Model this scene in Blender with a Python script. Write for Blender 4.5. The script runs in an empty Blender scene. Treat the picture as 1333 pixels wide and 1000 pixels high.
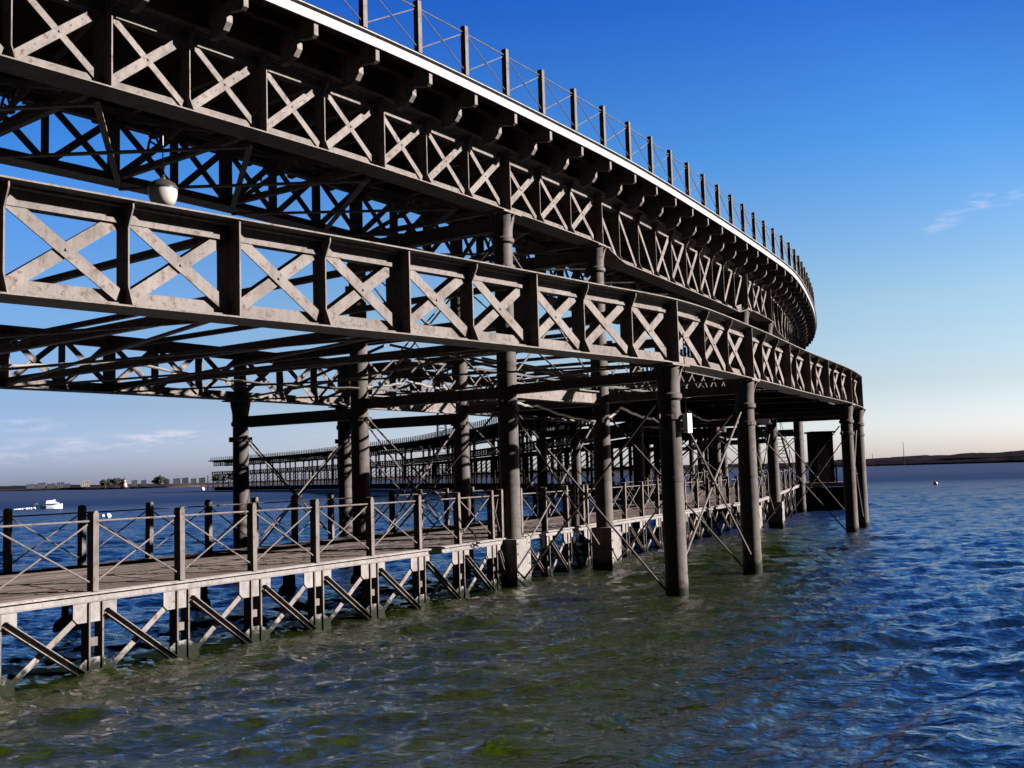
import bpy, math, random
import numpy as np
from mathutils import Vector, Matrix, noise
random.seed(7)
C = bpy.context.scene.collection
EYE = 2.6

# ---------------------------------------------------------------- materials
def new_mat(name):
    m = bpy.data.materials.new(name); m.use_nodes = True
    nt = m.node_tree; nt.nodes.clear()
    out = nt.nodes.new('ShaderNodeOutputMaterial')
    b = nt.nodes.new('ShaderNodeBsdfPrincipled')
    nt.links.new(b.outputs[0], out.inputs[0])
    return m, nt, b
def ramp(nt, fac, stops, interp='LINEAR'):
    r = nt.nodes.new('ShaderNodeValToRGB'); r.color_ramp.interpolation = interp
    cr = r.color_ramp
    while len(cr.elements) < len(stops): cr.elements.new(0.5)
    for e, (p, c) in zip(cr.elements, stops):
        e.position = p; e.color = (*c, 1) if len(c) == 3 else c
    nt.links.new(fac, r.inputs[0]); return r.outputs[0]
def tex(nt, kind, scale, detail=4, rough=.55, coord=None, **kw):
    t = nt.nodes.new('ShaderNodeTex' + kind)
    t.inputs['Scale'].default_value = scale
    if 'Detail' in t.inputs: t.inputs['Detail'].default_value = detail
    if 'Roughness' in t.inputs: t.inputs['Roughness'].default_value = rough
    if coord is not None: nt.links.new(coord, t.inputs['Vector'])
    return t
def world_pos(nt):
    g = nt.nodes.new('ShaderNodeNewGeometry'); return g.outputs['Position']
def bump(nt, b, height, strength, dist):
    n = nt.nodes.new('ShaderNodeBump'); n.inputs['Strength'].default_value = strength; n.inputs['Distance'].default_value = dist
    nt.links.new(height, n.inputs['Height']); nt.links.new(n.outputs[0], b.inputs['Normal']); return n
def mixc(nt, fac, a, b_, mode='MIX'):
    m = nt.nodes.new('ShaderNodeMix'); m.data_type = 'RGBA'; m.blend_type = mode
    if isinstance(fac, (int, float)): m.inputs[0].default_value = fac
    else: nt.links.new(fac, m.inputs[0])
    for i, v in ((6, a), (7, b_)):
        if isinstance(v, tuple): m.inputs[i].default_value = (*v, 1)
        else: nt.links.new(v, m.inputs[i])
    return m.outputs[2]

def iron(name, c1, c2, rust=(.09, .045, .03), rustamt=.575, rough=.55, scale=1.0, island=True):
    c1, c2, rust = (tuple(x*.5 for x in c) for c in (c1, c2, rust))
    m, nt, b = new_mat(name); p = world_pos(nt)
    n1 = tex(nt, 'Noise', 1.3*scale, 6, .6, p); n2 = tex(nt, 'Noise', 9*scale, 5, .65, p); n3 = tex(nt, 'Noise', 45*scale, 3, .6, p)
    col = mixc(nt, ramp(nt, n1.outputs[0], [(.35, (0, 0, 0)), (.68, (1, 1, 1))]), c1, c2)
    n5 = tex(nt, 'Noise', 3.1*scale, 7, .7, p)
    col = mixc(nt, ramp(nt, n5.outputs[0], [(.50, (0, 0, 0)), (.64, (.55, .55, .55))]), col, tuple(x*.55 for x in c1))
    rf = ramp(nt, n2.outputs[0], [(rustamt-.03, (0, 0, 0)), (rustamt+.1, (1, 1, 1))])
    col = mixc(nt, rf, col, rust)
    # vertical streaks of grime
    mp = nt.nodes.new('ShaderNodeMapping'); mp.inputs['Scale'].default_value = (14, 14, .8); nt.links.new(p, mp.inputs[0])
    n4 = tex(nt, 'Noise', 1, 3, .6, mp.outputs[0])
    col = mixc(nt, ramp(nt, n4.outputs[0], [(.3, (.80, .79, .78)), (.6, (1, 1, 1))]), (0, 0, 0), col)
    hs = nt.nodes.new('ShaderNodeHueSaturation'); hs.inputs['Saturation'].default_value = 1
    g = nt.nodes.new('ShaderNodeNewGeometry'); mr = nt.nodes.new('ShaderNodeMapRange')
    nt.links.new(g.outputs['Random Per Island'], mr.inputs[0]); mr.inputs[3].default_value = .84; mr.inputs[4].default_value = 1.12
    nt.links.new(mr.outputs[0], hs.inputs['Value']); nt.links.new(col, hs.inputs['Color'])
    sz = nt.nodes.new('ShaderNodeSeparateXYZ'); nt.links.new(p, sz.inputs[0])
    ad = nt.nodes.new('ShaderNodeMath'); ad.operation = 'MULTIPLY_ADD'; nt.links.new(n2.outputs[0], ad.inputs[0]); ad.inputs[1].default_value = -.50; nt.links.new(sz.outputs[2], ad.inputs[2])
    tf = nt.nodes.new('ShaderNodeMapRange'); tf.inputs[1].default_value = -.10; tf.inputs[2].default_value = .04; tf.inputs[3].default_value = 1; tf.inputs[4].default_value = 0; nt.links.new(ad.outputs[0], tf.inputs[0])
    nt.links.new(mixc(nt, tf.outputs[0], hs.outputs[0], (.0035, .004, .0025)), b.inputs['Base Color'])
    b.inputs['Roughness'].default_value = rough; b.inputs['Specular IOR Level'].default_value = .02
    bump(nt, b, n3.outputs[0], .35, .004)
    return m
IRON = iron('painted_iron', (.122, .104, .098), (.162, .139, .131), (.08, .048, .035))
COLM = iron('column_iron', (.072, .062, .059), (.094, .081, .077), (.04, .022, .015), rustamt=.6, scale=.8)
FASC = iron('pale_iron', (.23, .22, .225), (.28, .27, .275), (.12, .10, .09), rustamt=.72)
PALE = iron('pale_plate', (.145, .131, .127), (.19, .172, .167), (.07, .045, .033), rustamt=.64, scale=1.5)
RAILM = iron('rail_iron', (.092, .079, .074), (.122, .104, .098), (.07, .042, .03))
FARI = iron('dark_iron', (.016, .014, .015), (.024, .021, .021), (.02, .012, .01))  # same iron recipe in a much darker tone

def wood(name, c1, c2, rough=.8, stretch=None):
    c1, c2 = (tuple(x*.5 for x in c) for c in (c1, c2))
    m, nt, b = new_mat(name)
    g = nt.nodes.new('ShaderNodeNewGeometry')
    n1 = tex(nt, 'Noise', 3, 5, .6, g.outputs['Position']); n2 = tex(nt, 'Noise', 28, 5, .7, g.outputs['Position'])
    col = mixc(nt, g.outputs['Random Per Island'], c1, c2)
    col = mixc(nt, ramp(nt, n1.outputs[0], [(.35, (.65, .62, .6)), (.65, (1.0, 1.0, 1.0))]), (.010, .0085, .0075), col)
    col = mixc(nt, ramp(nt, n2.outputs[0], [(.3, (.75, .75, .75)), (.7, (1, 1, 1))]), (.015, .012, .01), col)
    nt.links.new(col, b.inputs['Base Color']); b.inputs['Roughness'].default_value = rough; b.inputs['Specular IOR Level'].default_value = .0
    bump(nt, b, n2.outputs[0], .5, .006)
    return m
DECKW = wood('weathered_planks', (.085, .066, .062), (.14, .113, .107))
DARKW = wood('dark_timber', (.011, .009, .008), (.02, .016, .014))
UPW = wood('upper_planks', (.085, .050, .028), (.125, .075, .042))

def plain(name, c, rough=.6, nscale=8, amt=.25, metal=0):
    m, nt, b = new_mat(name); p = world_pos(nt); n = tex(nt, 'Noise', nscale, 4, .6, p)
    if max(c) < .45: c = tuple(x*.5 for x in c)
    d = tuple(x*(1-amt) for x in c)
    nt.links.new(mixc(nt, n.outputs[0], d, c), b.inputs['Base Color']); b.inputs['Roughness'].default_value = rough
    b.inputs['Metallic'].default_value = metal; b.inputs['Specular IOR Level'].default_value = .3
    return m
ROPE = plain('pale_cable', (.14, .125, .105), .7, 20, .4)
WHITE = plain('white_paint', (.5, .5, .5), .35, 5, .08)
HOODM = plain('lamp_hood_metal', (.03, .028, .03), .35, 12, .3)
BRASS = plain('aged_brass', (.12, .085, .055), .3, 12, .3, .8)
GLASS = plain('opal_glass', (.30, .27, .26), .25, 6, .06)
DARKG = plain('dark_glass', (.02, .025, .03), .15, 6, .1)
REDP = plain('red_paint', (.16, .015, .01), .5, 3, .2)
WHITEP = plain('chalky_white', (.25, .24, .23), .6, .3, .2)
LEAF = plain('leaves', (.012, .02, .014), .8, .15, .6)
BARK = plain('bark', (.05, .035, .025), .9, .4, .4)
BLOCK = plain('hazed_grey_render', (.030, .034, .055), .8, .02, .3)  # distance haze put into the wall colour as a dull blue tint
BLOCKP = plain('hazed_pale_render', (.045, .05, .075), .8, .02, .2)  # lighter wall variant, haze tint mixed into its colour too
CREAM = plain('cream_render', (.26, .24, .22), .8, .02, .2)
PINK = plain('buoy_pink', (.3, .15, .12), .4, 5, .2)
RUBBER = plain('grey_rubber', (.1, .1, .11), .6, 5, .2)

# ---------------------------------------------------------------- object helpers
WLOC = {}
def props(o, label=None, cat=None, group=None, kind=None):
    if label: o['label'] = label
    if cat: o['category'] = cat
    if group: o['group'] = group
    if kind: o['kind'] = kind
    return o
def thing(name, loc, label, cat, group=None):
    o = bpy.data.objects.new(name, None); C.objects.link(o); o.location = loc
    o.empty_display_size = .3
    WLOC[o.name] = Vector(loc); return props(o, label, cat, group)

class MB:
    def __init__(s): s.v = []; s.f = []
    def add(s, vs, fs):
        n = len(s.v); s.v += [tuple(p) for p in vs]; s.f += [tuple(n+i for i in f) for f in fs]
    def box(s, c, a, b, d):   # centre and three half-vectors
        c, a, b, d = map(Vector, (c, a, b, d))
        vs = [c+x*a+y*b+z*d for z in (-1, 1) for y in (-1, 1) for x in (-1, 1)]
        fs = [(0, 2, 3, 1), (4, 5, 7, 6), (0, 1, 5, 4), (2, 6, 7, 3), (0, 4, 6, 2), (1, 3, 7, 5)]
        if a.cross(b).dot(d) < 0: fs = [f[::-1] for f in fs]
        s.add(vs, fs)
    def abox(s, x0, x1, y0, y1, z0, z1):
        s.box(((x0+x1)/2, (y0+y1)/2, (z0+z1)/2), ((x1-x0)/2, 0, 0), (0, (y1-y0)/2, 0), (0, 0, (z1-z0)/2))
    def bar(s, p, q, w, h, side=None):   # w along side vector, h the other way
        p, q = Vector(p), Vector(q); d = q-p; L = d.length; t = d/L
        if side is None:
            side = t.cross(Vector((0, 0, 1)))
            if side.length < 1e-4: side = Vector((1, 0, 0))
        side = Vector(side); side = (side-t*side.dot(t)).normalized(); o = t.cross(side)
        s.box((p+q)/2, d/2, side*w/2, o*h/2)
    def ring(s, prof, base=(0, 0, 0), n=14, axis=None, close=True):   # lathe about z: [(r,z)]
        base = Vector(base); k = len(s.v)
        for r, z in prof:
            for i in range(n):
                a = 2*math.pi*i/n; s.v.append((base.x+r*math.cos(a), base.y+r*math.sin(a), base.z+z))
        for j in range(len(prof)-1):
            for i in range(n):
                i2 = (i+1) % n
                s.f.append((k+j*n+i, k+j*n+i2, k+(j+1)*n+i2, k+(j+1)*n+i))
        if close:
            s.f.append(tuple(k+i for i in range(n))[::-1]); m = k+(len(prof)-1)*n
            s.f.append(tuple(m+i for i in range(n)))
    def tube(s, pts, r, n=8, sag=None):
        pts = [Vector(p) for p in pts]; k = len(s.v)
        for i, p in enumerate(pts):
            t = (pts[min(i+1, len(pts)-1)]-pts[max(i-1, 0)]).normalized()
            a = t.cross(Vector((0, 0, 1)));
            if a.length < 1e-3: a = Vector((1, 0, 0))
            a.normalize(); b = a.cross(t)
            rr = r[i] if isinstance(r, (list, tuple)) else r
            for j in range(n):
                an = 2*math.pi*j/n; s.v.append(tuple(p+a*math.cos(an)*rr+b*math.sin(an)*rr))
        for i in range(len(pts)-1):
            for j in range(n):
                j2 = (j+1) % n; s.f.append((k+i*n+j, k+i*n+j2, k+(i+1)*n+j2, k+(i+1)*n+j)[::-1])
        s.f.append(tuple(k+j for j in range(n))); m = k+(len(pts)-1)*n; s.f.append(tuple(m+j for j in range(n))[::-1])
    def prism(s, poly, ext):   # polygon extruded symmetrically by +-ext
        ext = Vector(ext); poly = [Vector(p) for p in poly]; n = len(poly); k = len(s.v)
        s.v += [tuple(p-ext) for p in poly]+[tuple(p+ext) for p in poly]
        nrm = Vector((0, 0, 0))
        for i in range(n): nrm += poly[i].cross(poly[(i+1) % n])
        fl = nrm.dot(ext) < 0
        fs = [tuple(range(n))[::-1], tuple(range(n, 2*n))]+[(i, (i+1) % n, n+(i+1) % n, n+i) for i in range(n)]
        for f in fs: s.f.append(tuple(k+i for i in (f[::-1] if fl else f)))
    def sweep(s, prof, frames):   # prof [(off, z)] closed; frames [(pos Vector, outward normal Vector)]
        k = len(s.v); n = len(prof); m = len(frames)
        for p, nr in frames:
            for o, z in prof: s.v.append((p.x+nr.x*o, p.y+nr.y*o, p.z+z))
        for i in range(m-1):
            for j in range(n):
                j2 = (j+1) % n; s.f.append((k+i*n+j, k+i*n+j2, k+(i+1)*n+j2, k+(i+1)*n+j))
        s.f.append(tuple(k+j for j in range(n))[::-1]); s.f.append(tuple(k+(m-1)*n+j for j in range(n)))
    def build(s, name, mat, parent=None, smooth=False, label=None, kind=None):
        if not s.v: return None
        A = np.array(s.v); c = Vector(((A.min(0)+A.max(0))/2).tolist())
        me = bpy.data.meshes.new(name); me.from_pydata((A-np.array(c)).tolist(), [], s.f); me.materials.append(mat)
        if smooth:
            me.shade_smooth()
            me.set_sharp_from_angle(angle=math.radians(40))
        o = bpy.data.objects.new(name, me); C.objects.link(o); WLOC[o.name] = c
        if parent is not None:
            o.parent = parent; o.location = c-WLOC[parent.name]
        else: o.location = c
        if label: o['label'] = label
        if kind: o['kind'] = kind
        return o

# ---------------------------------------------------------------- plan curves
class Curve:
    def __init__(s, P, step=.25):
        P = [np.array(p, float) for p in P]; s.cs = []
        pts = []
        Q = [2*P[0]-P[1]]+P+[2*P[-1]-P[-2]]
        idx = []
        for i in range(1, len(Q)-2):
            a, b, c, d = Q[i-1:i+3]; L = np.linalg.norm(c-b); n = max(4, int(L/step)); idx.append(len(pts))
            # centripetal Catmull-Rom
            t0 = 0; t1 = t0+np.linalg.norm(b-a)**.5; t2 = t1+np.linalg.norm(c-b)**.5; t3 = t2+np.linalg.norm(d-c)**.5
            for k in range(n):
                t = t1+(t2-t1)*k/n
                A1 = (t1-t)/(t1-t0)*a+(t-t0)/(t1-t0)*b; A2 = (t2-t)/(t2-t1)*b+(t-t1)/(t2-t1)*c; A3 = (t3-t)/(t3-t2)*c+(t-t2)/(t3-t2)*d
                B1 = (t2-t)/(t2-t0)*A1+(t-t0)/(t2-t0)*A2; B2 = (t3-t)/(t3-t1)*A2+(t-t1)/(t3-t1)*A3
                pts.append((t2-t)/(t2-t1)*B1+(t-t1)/(t2-t1)*B2)
        idx.append(len(pts)); pts.append(P[-1])
        s.p = np.array(pts); s.s = np.concatenate([[0], np.cumsum(np.linalg.norm(np.diff(s.p, axis=0), axis=1))])
        s.c = [float(s.s[i]) for i in idx]; s.L = float(s.s[-1])
    def xy(s, t):
        return np.array([np.interp(t, s.s, s.p[:, 0]), np.interp(t, s.s, s.p[:, 1])])
    def tn(s, t):
        a = s.xy(max(t-.6, 0)); b = s.xy(min(t+.6, s.L)); d = (b-a)/np.linalg.norm(b-a)
        return Vector((d[0], d[1], 0)), Vector((d[1], -d[0], 0))
    def at(s, t, off=0, z=0):
        p = s.xy(t); T, N = s.tn(t); return Vector((p[0]+N.x*off, p[1]+N.y*off, z))
    def frames(s, a, b, step=1.0, z=0, off=0):
        n = max(1, int(round((b-a)/step)))
        r = []
        for i in range(n+1):
            t = a+(b-a)*i/n; r.append((s.at(t, off, z(t) if callable(z) else z), s.tn(t)[1]))
        return r
# outer upper girder line
UC = Curve([(-16.6, 4.0), (-13.0, 8.4), (-9.9, 12.3), (-7.41, 15.4), (-4.61, 18.99), (-2.76, 21.5), (-.12, 25.5), (2.42, 29.6), (5.7, 35.6),
            (9.25, 42.5), (11.15, 46.5), (13.9, 54.0), (16.0, 60.6), (18.2, 69), (19.3, 78), (18.9, 92), (16.6, 110), (12.4, 135), (3.7, 173),
            (-4.6, 204.8), (-16.9, 248), (-39.5, 296), (-58, 332), (-83, 370), (-108, 398)])
sC1, sC2, sC3, sC4 = UC.c[6], UC.c[7], UC.c[9], UC.c[10]
# outer lower girder line (flares outward)
MC = Curve([(-10.6, 7.3), (-8.0, 9.9), (-4.95, 13.25), (-2.77, 15.62), (-.65, 17.95), (1.48, 20.4), (3.28, 22.5), (5.92, 27.4), (9.2, 34.2), (12.85, 41.5), (14.4, 45.0)])
sA, sB, sMC, sD = MC.c[6], MC.c[7], MC.c[9], MC.c[10]
# walkway outer edge line with its level
WC = Curve([(-13.2, 3.6), (-9.2, 10.0), (-6.70, 14.1), (-5.2, 16.6), (-3.56, 19.4), (-1.85, 22.3), (-.2, 25.6), (2.2, 31.0), (4.7, 36.1), (7.8, 42.6), (11.1, 49.6), (13.5, 55.0), (16.4, 62.0)])
ZB_U, ZT_U = 8.87, 10.41
def zt_m(t): return 6.16+.10*min(max((t-sA)/20, 0), 1)
def zb_m(t): return 4.80+.12*min(max((t-sA)/20, 0), 1)
DZ = 11.0
pair, span = sC2-sC1, sC3-sC2

# ================================================================= THE PIER
pier = thing('railway_pier', (-.12, 25.5, 0), 'huge curved two level iron railway pier on columns sweeping out over the river', 'pier')

def rivet(mb, p, n, r=.014):
    n = Vector(n); a = n.cross(Vector((0, 0, 1))).normalized(); b = n.cross(a); p = Vector(p)
    k = len(mb.v)
    for rr, h in ((r, 0), (r*.7, r*.7)):
        for i in range(6):
            an = math.pi*i/3; mb.v.append(tuple(p+a*math.cos(an)*rr+b*math.sin(an)*rr+n*h))
    for i in range(6): mb.f.append((k+i, k+(i+1) % 6, k+6+(i+1) % 6, k+6+i))
    mb.f.append(tuple(k+6+i for i in range(6)))

def girder(root, curve, stations, types, zb, zt, off=0, mat=IRON, front='back', wa=.16, wb=.16, kinds=None, rivets=0, T=.28, K=.16, split=True, inner=False, cap_top=True):
    """stations: list of arc positions; types: 'T' or 'K' per station; kinds: per panel 'X','\\','/'."""
    zbf = zb if callable(zb) else (lambda t: zb); ztf = zt if callable(zt) else (lambda t: zt)
    a, b = stations[0], stations[-1]
    fr = lambda f: [(curve.at(t, off, f(t)), curve.tn(t)[1]) for t in np.unique(np.concatenate([np.array(stations), np.linspace(a, b, max(2, int((b-a)/.8)))]))]
    m = MB(); ft = fr(ztf)
    m.sweep([(-T-.03, -.022), (T+.03, -.022), (T+.03, 0), (-T-.03, 0)], ft)            # top flange
    m.sweep([(-.02, -.27), (.02, -.27), (.02, -.024), (-.02, -.024)], ft)      # web
    m.sweep([(.022, -.275), (.085, -.275), (.085, -.215), (.022, -.215)], ft)       # outer angle
    m.sweep([(.022, -.06), (.12, -.06), (.12, -.026), (.022, -.026)], ft)
    m.sweep([(-.085, -.275), (-.022, -.275), (-.022, -.215), (-.085, -.215)], ft)
    m.build('top_chord', mat, root)
    m = MB(); fb = fr(zbf)
    m.sweep([(-T-.03, 0), (T+.03, 0), (T+.03, .022), (-T-.03, .022)], fb)
    m.sweep([(-.02, .024), (.02, .024), (.02, .235), (-.02, .235)], fb)
    m.sweep([(.022, .026), (.11, .026), (.11, .075), (.022, .075)], fb)
    m.sweep([(-.11, .026), (-.022, .026), (-.022, .075), (-.11, .075)], fb)
    m.build('bottom_chord', mat, root)
    allp = MB(); allx = MB()
    for i, (t, ty) in enumerate(zip(stations, types)):
        p = curve.at(t, off, 0); tg, n = curve.tn(t); z0, z1 = zbf(t)+.024, ztf(t)-.024
        m = MB() if split else allp
        def P(o, z): return p+n*o+Vector((0, 0, z))
        if ty == 'T':
            m.prism([P(-T, z0), P(T, z0), P(T, z1), P(-T, z1)], tg*.012)
        else:
            fl = T-.01; k2 = K
            m.prism([P(-fl, z0), P(fl, z0), P(k2, z0+.26), P(k2, z1-.3), P(fl, z1-.08), P(fl, z1), P(-fl, z1), P(-fl, z1-.08), P(-k2, z1-.3), P(-k2, z0+.26)], tg*.010)
        if rivets and t < a+30:
            for sg in (-.13, .13): rivet(m, curve.at(t+sg, off+.021, z0+.12), n, .017)
            rivet(m, curve.at(t+.16, off+.021, z1-.12), n, .014)
        if split: m.build('girder_post', mat, root)
    for i in range(len(stations)-1):
        t0, t1 = stations[i]+.05, stations[i+1]-.05; kd = kinds[i] if kinds else 'X'
        n = curve.tn((t0+t1)/2)[1]
        m = MB() if split else allx
        oa, ob = (.062, .038) if front == 'back' else (.038, .062)
        def bb(ta, za, tb, zb_, o, w):
            m.bar(curve.at(ta, off+o, za+random.uniform(-.012, .012)), curve.at(tb, off+o, zb_+random.uniform(-.012, .012)), .022, w*random.uniform(.97, 1.03), n)
        zl0, zl1, zh0, zh1 = zbf(t0)+.15, zbf(t1)+.15, ztf(t0)-.2, ztf(t1)-.2
        if kd in 'X\\': bb(t0, zh0, t1, zl1, oa, wa)
        if kd in 'X/': bb(t0, zl0, t1, zh1, ob, wb)
        if inner and kd == 'X':
            m.bar(curve.at(t0, off-.17, zl0), curve.at(t1, off-.17, zh1), .05, wb*.9, n)
        if kd == 'X' and rivets:
            rivet(m, curve.at((t0+t1)/2, off+.075, (zl0+zh1)/2), n, .022)
            if rivets > 1 and i % 3 != 0:
                for q in range(7):
                    f = .1+.8*q/6
                    if abs(f-.5) > .05: rivet(m, curve.at(t0+(t1-t0)*f, off+ob+.011, zl0+(zh1-zl0)*f), n, .013)
        if split: m.build('cross_brace', mat, root)
    if not split:
        allp.build('girder_posts', mat, root, kind='stuff'); allx.build('lattice', mat, root, kind='stuff')

def sub(name, parent, loc=None):
    o = bpy.data.objects.new(name, None); C.objects.link(o); o.parent = parent
    l = Vector(loc) if loc is not None else WLOC[parent.name]
    WLOC[o.name] = l; o.location = l-WLOC[parent.name]; o.empty_display_size = .2
    return o

def lin(a, b, n): return [a+(b-a)*i/n for i in range(n+1)]
TYP10 = ['T', 'K', 'K', 'T', 'K', 'T', 'K', 'T', 'K', 'K', 'T']
# --- upper girders, outer and inner side
sC0 = sC1-15.45; sC00 = sC0-4.7
bents = [sC00, sC0, sC1, sC2, sC3, sC4]
s_ = sC4
while s_ < UC.L-24:
    bents += [s_+15.3, s_+20]; s_ += 20
nearb = [b for b in bents if b < sC4+62]
def upper_run(off, split, front, lastb):
    st, ty, kd = [max(bents[0], 0.7)], ['T'], []
    for i in range(1, len(bents)):
        if bents[i] > lastb: break
        n = 3 if bents[i]-bents[i-1] < 8 else 10
        seg = lin(bents[i-1] if i > 1 else st[0], bents[i], n)[1:]
        haunch = (n == 10 and i >= 4)
        st += seg; ty += (['K', 'K', 'T'] if n == 3 else (['K']*9+['T'] if haunch else TYP10[1:]))
        kd += ['X']*3 if n == 3 else (['\\']*3+['X']*4+['/']*3 if haunch else ['X']*10)
    return st, ty, kd
def zb_u(t):
    for a, b in ((bents[i], bents[i+1]) for i in range(3, len(bents)-1)):
        if a <= t <= b and b-a > 8:
            e = min(t-a-.1, b-t-.1)
            return ZB_U-.30*min(max(e/1.2, 0), 1)
    return ZB_U
st, ty, kd = upper_run(0, True, 'fwd', sC4+21)
r = sub('outer_upper_girder', pier, UC.at(sC1, 0, ZB_U))
girder(r, UC, st, ty, zb_u, ZT_U, 0, IRON, front='fwd', wa=.115, wb=.155, kinds=kd, rivets=2, T=.27, K=.13)
s_near_end = st[-1]
r = sub('inner_upper_girder', pier, UC.at(sC1, -4.6, ZB_U))
st2, ty2, kd2 = upper_run(-4.6, True, 'back', sC4+.1)
girder(r, UC, st2, ty2, zb_u, ZT_U, -4.6, IRON, kinds=['X']*len(kd2), wa=.15, wb=.15, T=.22, K=.14)
# distant run of both upper girders, and the lower one on the river side
r = sub('distant_girder', pier, UC.at(200, 0, ZB_U))
a = s_near_end; n = int((UC.L-3-a)/1.56)
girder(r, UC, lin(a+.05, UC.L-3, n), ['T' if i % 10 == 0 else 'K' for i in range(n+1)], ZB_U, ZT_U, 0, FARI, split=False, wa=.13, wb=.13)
r = sub('distant_girder', pier, UC.at(180, -4.6, ZB_U))
a = sC4+.1; n = int((UC.L-3-a)/1.56)
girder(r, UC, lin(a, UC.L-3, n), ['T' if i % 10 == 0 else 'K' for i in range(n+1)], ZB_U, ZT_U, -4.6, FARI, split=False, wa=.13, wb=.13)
r = sub('distant_girder', pier, UC.at(190, -9.0, ZB_U))
a = sC4+30; n = int((UC.L-3-a)/1.9)
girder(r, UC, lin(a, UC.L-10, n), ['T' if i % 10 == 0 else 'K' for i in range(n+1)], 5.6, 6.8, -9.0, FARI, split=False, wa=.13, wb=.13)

# --- lower girders
p_ = (sB-sA)/3
stM = [sA-1.53*k for k in range(10, 0, -1)]; stM = [x for x in stM if x > .6]
tyM = TYP10[10-len(stM):10] if len(stM) < 10 else TYP10[:10]
tyM = [TYP10[len(TYP10)-1-(len(stM)-i)] for i in range(len(stM))]
stM += lin(sA, sB, 3)+lin(sB, sMC, 10)[1:]+lin(sMC, sD-.05, 2)[1:]
tyM += ['T', 'K', 'K', 'T']+['K', 'K', 'T', 'K', 'T', 'K', 'T', 'K', 'K', 'T']+['K', 'T']
r = sub('outer_lower_girder', pier, MC.at(sA, 0, 4.8))
girder(r, MC, stM, tyM, zb_m, zt_m, 0, IRON, front='back', wa=.165, wb=.165, rivets=1, T=.28, K=.15, inner=True)
stF = [b for b in lin(sC0, sC1, 10)[:-1]]+lin(sC1, sC2, 3)[:-1]+lin(sC2, sC3, 10)[:-1]+lin(sC3, sC4, 3)
tyF = TYP10[:10]+['T', 'K', 'K']+TYP10[:10]+['T', 'K', 'K', 'T']
r = sub('inner_lower_girder', pier, UC.at(sC1, -9.0, 4.8))
girder(r, UC, stF, tyF, 4.93, 6.35, -9.0, IRON, front='back', wa=.14, wb=.14, T=.25, K=.14, inner=False)

# --- columns
def column(x, y, ztop, r=.235, casing=None, zbase=-.9, caps=True, mat=COLM):
    rot = 0
    m = MB()
    prof = [(r*1.05, zbase), (r*1.05, .1), (r, .5)]
    zz = 2.4
    while zz < ztop-.9:
        prof += [(r, zz-.05), (r*1.025, zz-.045), (r*1.025, zz+.045), (r, zz+.05)]; zz += 2.9
    prof += [(r*.96, ztop-.75)]
    m.ring(prof, (x, y, 0), 20)
    o = m.build('column', mat, pier, smooth=True)
    c = MB(); c.ring([(r*.98, ztop-.74), (r*1.17, ztop-.7), (r*1.17, ztop-.62), (r*1.02, ztop-.58), (r*1.02, ztop-.4), (r*1.1, ztop-.28), (r*1.25, ztop-.12), (r*1.25, ztop-.045)], (x, y, 0), 16)
    c.build('capital', mat, o, smooth=True)
    for zc in ((ztop-1.1,) if ztop < 6 else (4.15, ztop-1.3)):
        q = MB(); q.ring([(r*1.01, zc-.05), (r*1.12, zc-.045), (r*1.12, zc+.045), (r*1.01, zc+.05)], (x, y, 0), 16)
        for k in range(2):
            an = .7+math.pi*k
            q.box((x+math.cos(an)*(r*1.3), y+math.sin(an)*(r*1.3), zc), (.05*math.cos(an), .05*math.sin(an), 0), (-.03*math.sin(an), .03*math.cos(an), 0), (0, 0, .07))
        q.build('collar', mat, o)
    return o
def corbel(P, T, N, z, mat=IRON):   # curved knee brackets under a girder bearing
    m = MB()
    for d in (T, -T, N, -N):
        m.prism([P+d*.22+Vector((0, 0, z-.5)), P+d*.25+Vector((0, 0, z-.3)), P+d*.32+Vector((0, 0, z-.12)), P+d*.38+Vector((0, 0, z-.05)), P+d*.22+Vector((0, 0, z-.05))], (T if abs(d.dot(N)) > .5 else N)*.02)
    m.box(P+Vector((0, 0, z-.02)), T*.40, N*.32, Vector((0, 0, .018)))
    return m.build('column_bracket', mat, pier)
col_pts = {}
lowers = {sC1: sA, sC2: sB, sC3: sMC, sC4: sD-.02}
for s in nearb:
    T, N = UC.tn(s)
    for off in (0, -4.6):
        P = UC.at(s, off); column(P.x, P.y, ZB_U-.01); corbel(P, T, N, ZB_U-.003)
        col_pts[(s, off)] = P
    if s <= sC4+.1:
        P = UC.at(s, -9.0); column(P.x, P.y, 4.91, .225); corbel(P, T, N, 4.92); col_pts[(s, -9.0)] = P
    if s in lowers:
        P = MC.at(lowers[s]); T2, N2 = MC.tn(lowers[s]); column(P.x, P.y, zb_m(lowers[s])-.01, .235); corbel(P, T2, N2, zb_m(lowers[s])-.003); col_pts[(s, 'M')] = P
    elif s == sC0 or s == sC00:
        pass
# rectangular riveted casings where the walkway meets the outer columns
for s in (sC1, sC2, sC3, sC4):
    P = UC.at(s); T, N = UC.tn(s)
    if s in (sC3, sC4): w = .3
    else: w = .3
    m = MB(); m.box(P+N*.03+Vector((0, 0, .12)), T*w, N*w, Vector((0, 0, .98)))
    for a_ in (-1, 1):
        for zq in np.linspace(.05, 1.0, 5): rivet(m, P+N*(w+.031)+T*a_*(w-.05)+Vector((0, 0, zq)), N, .028)
    m.build('column_casing', PALE, pier)

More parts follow.
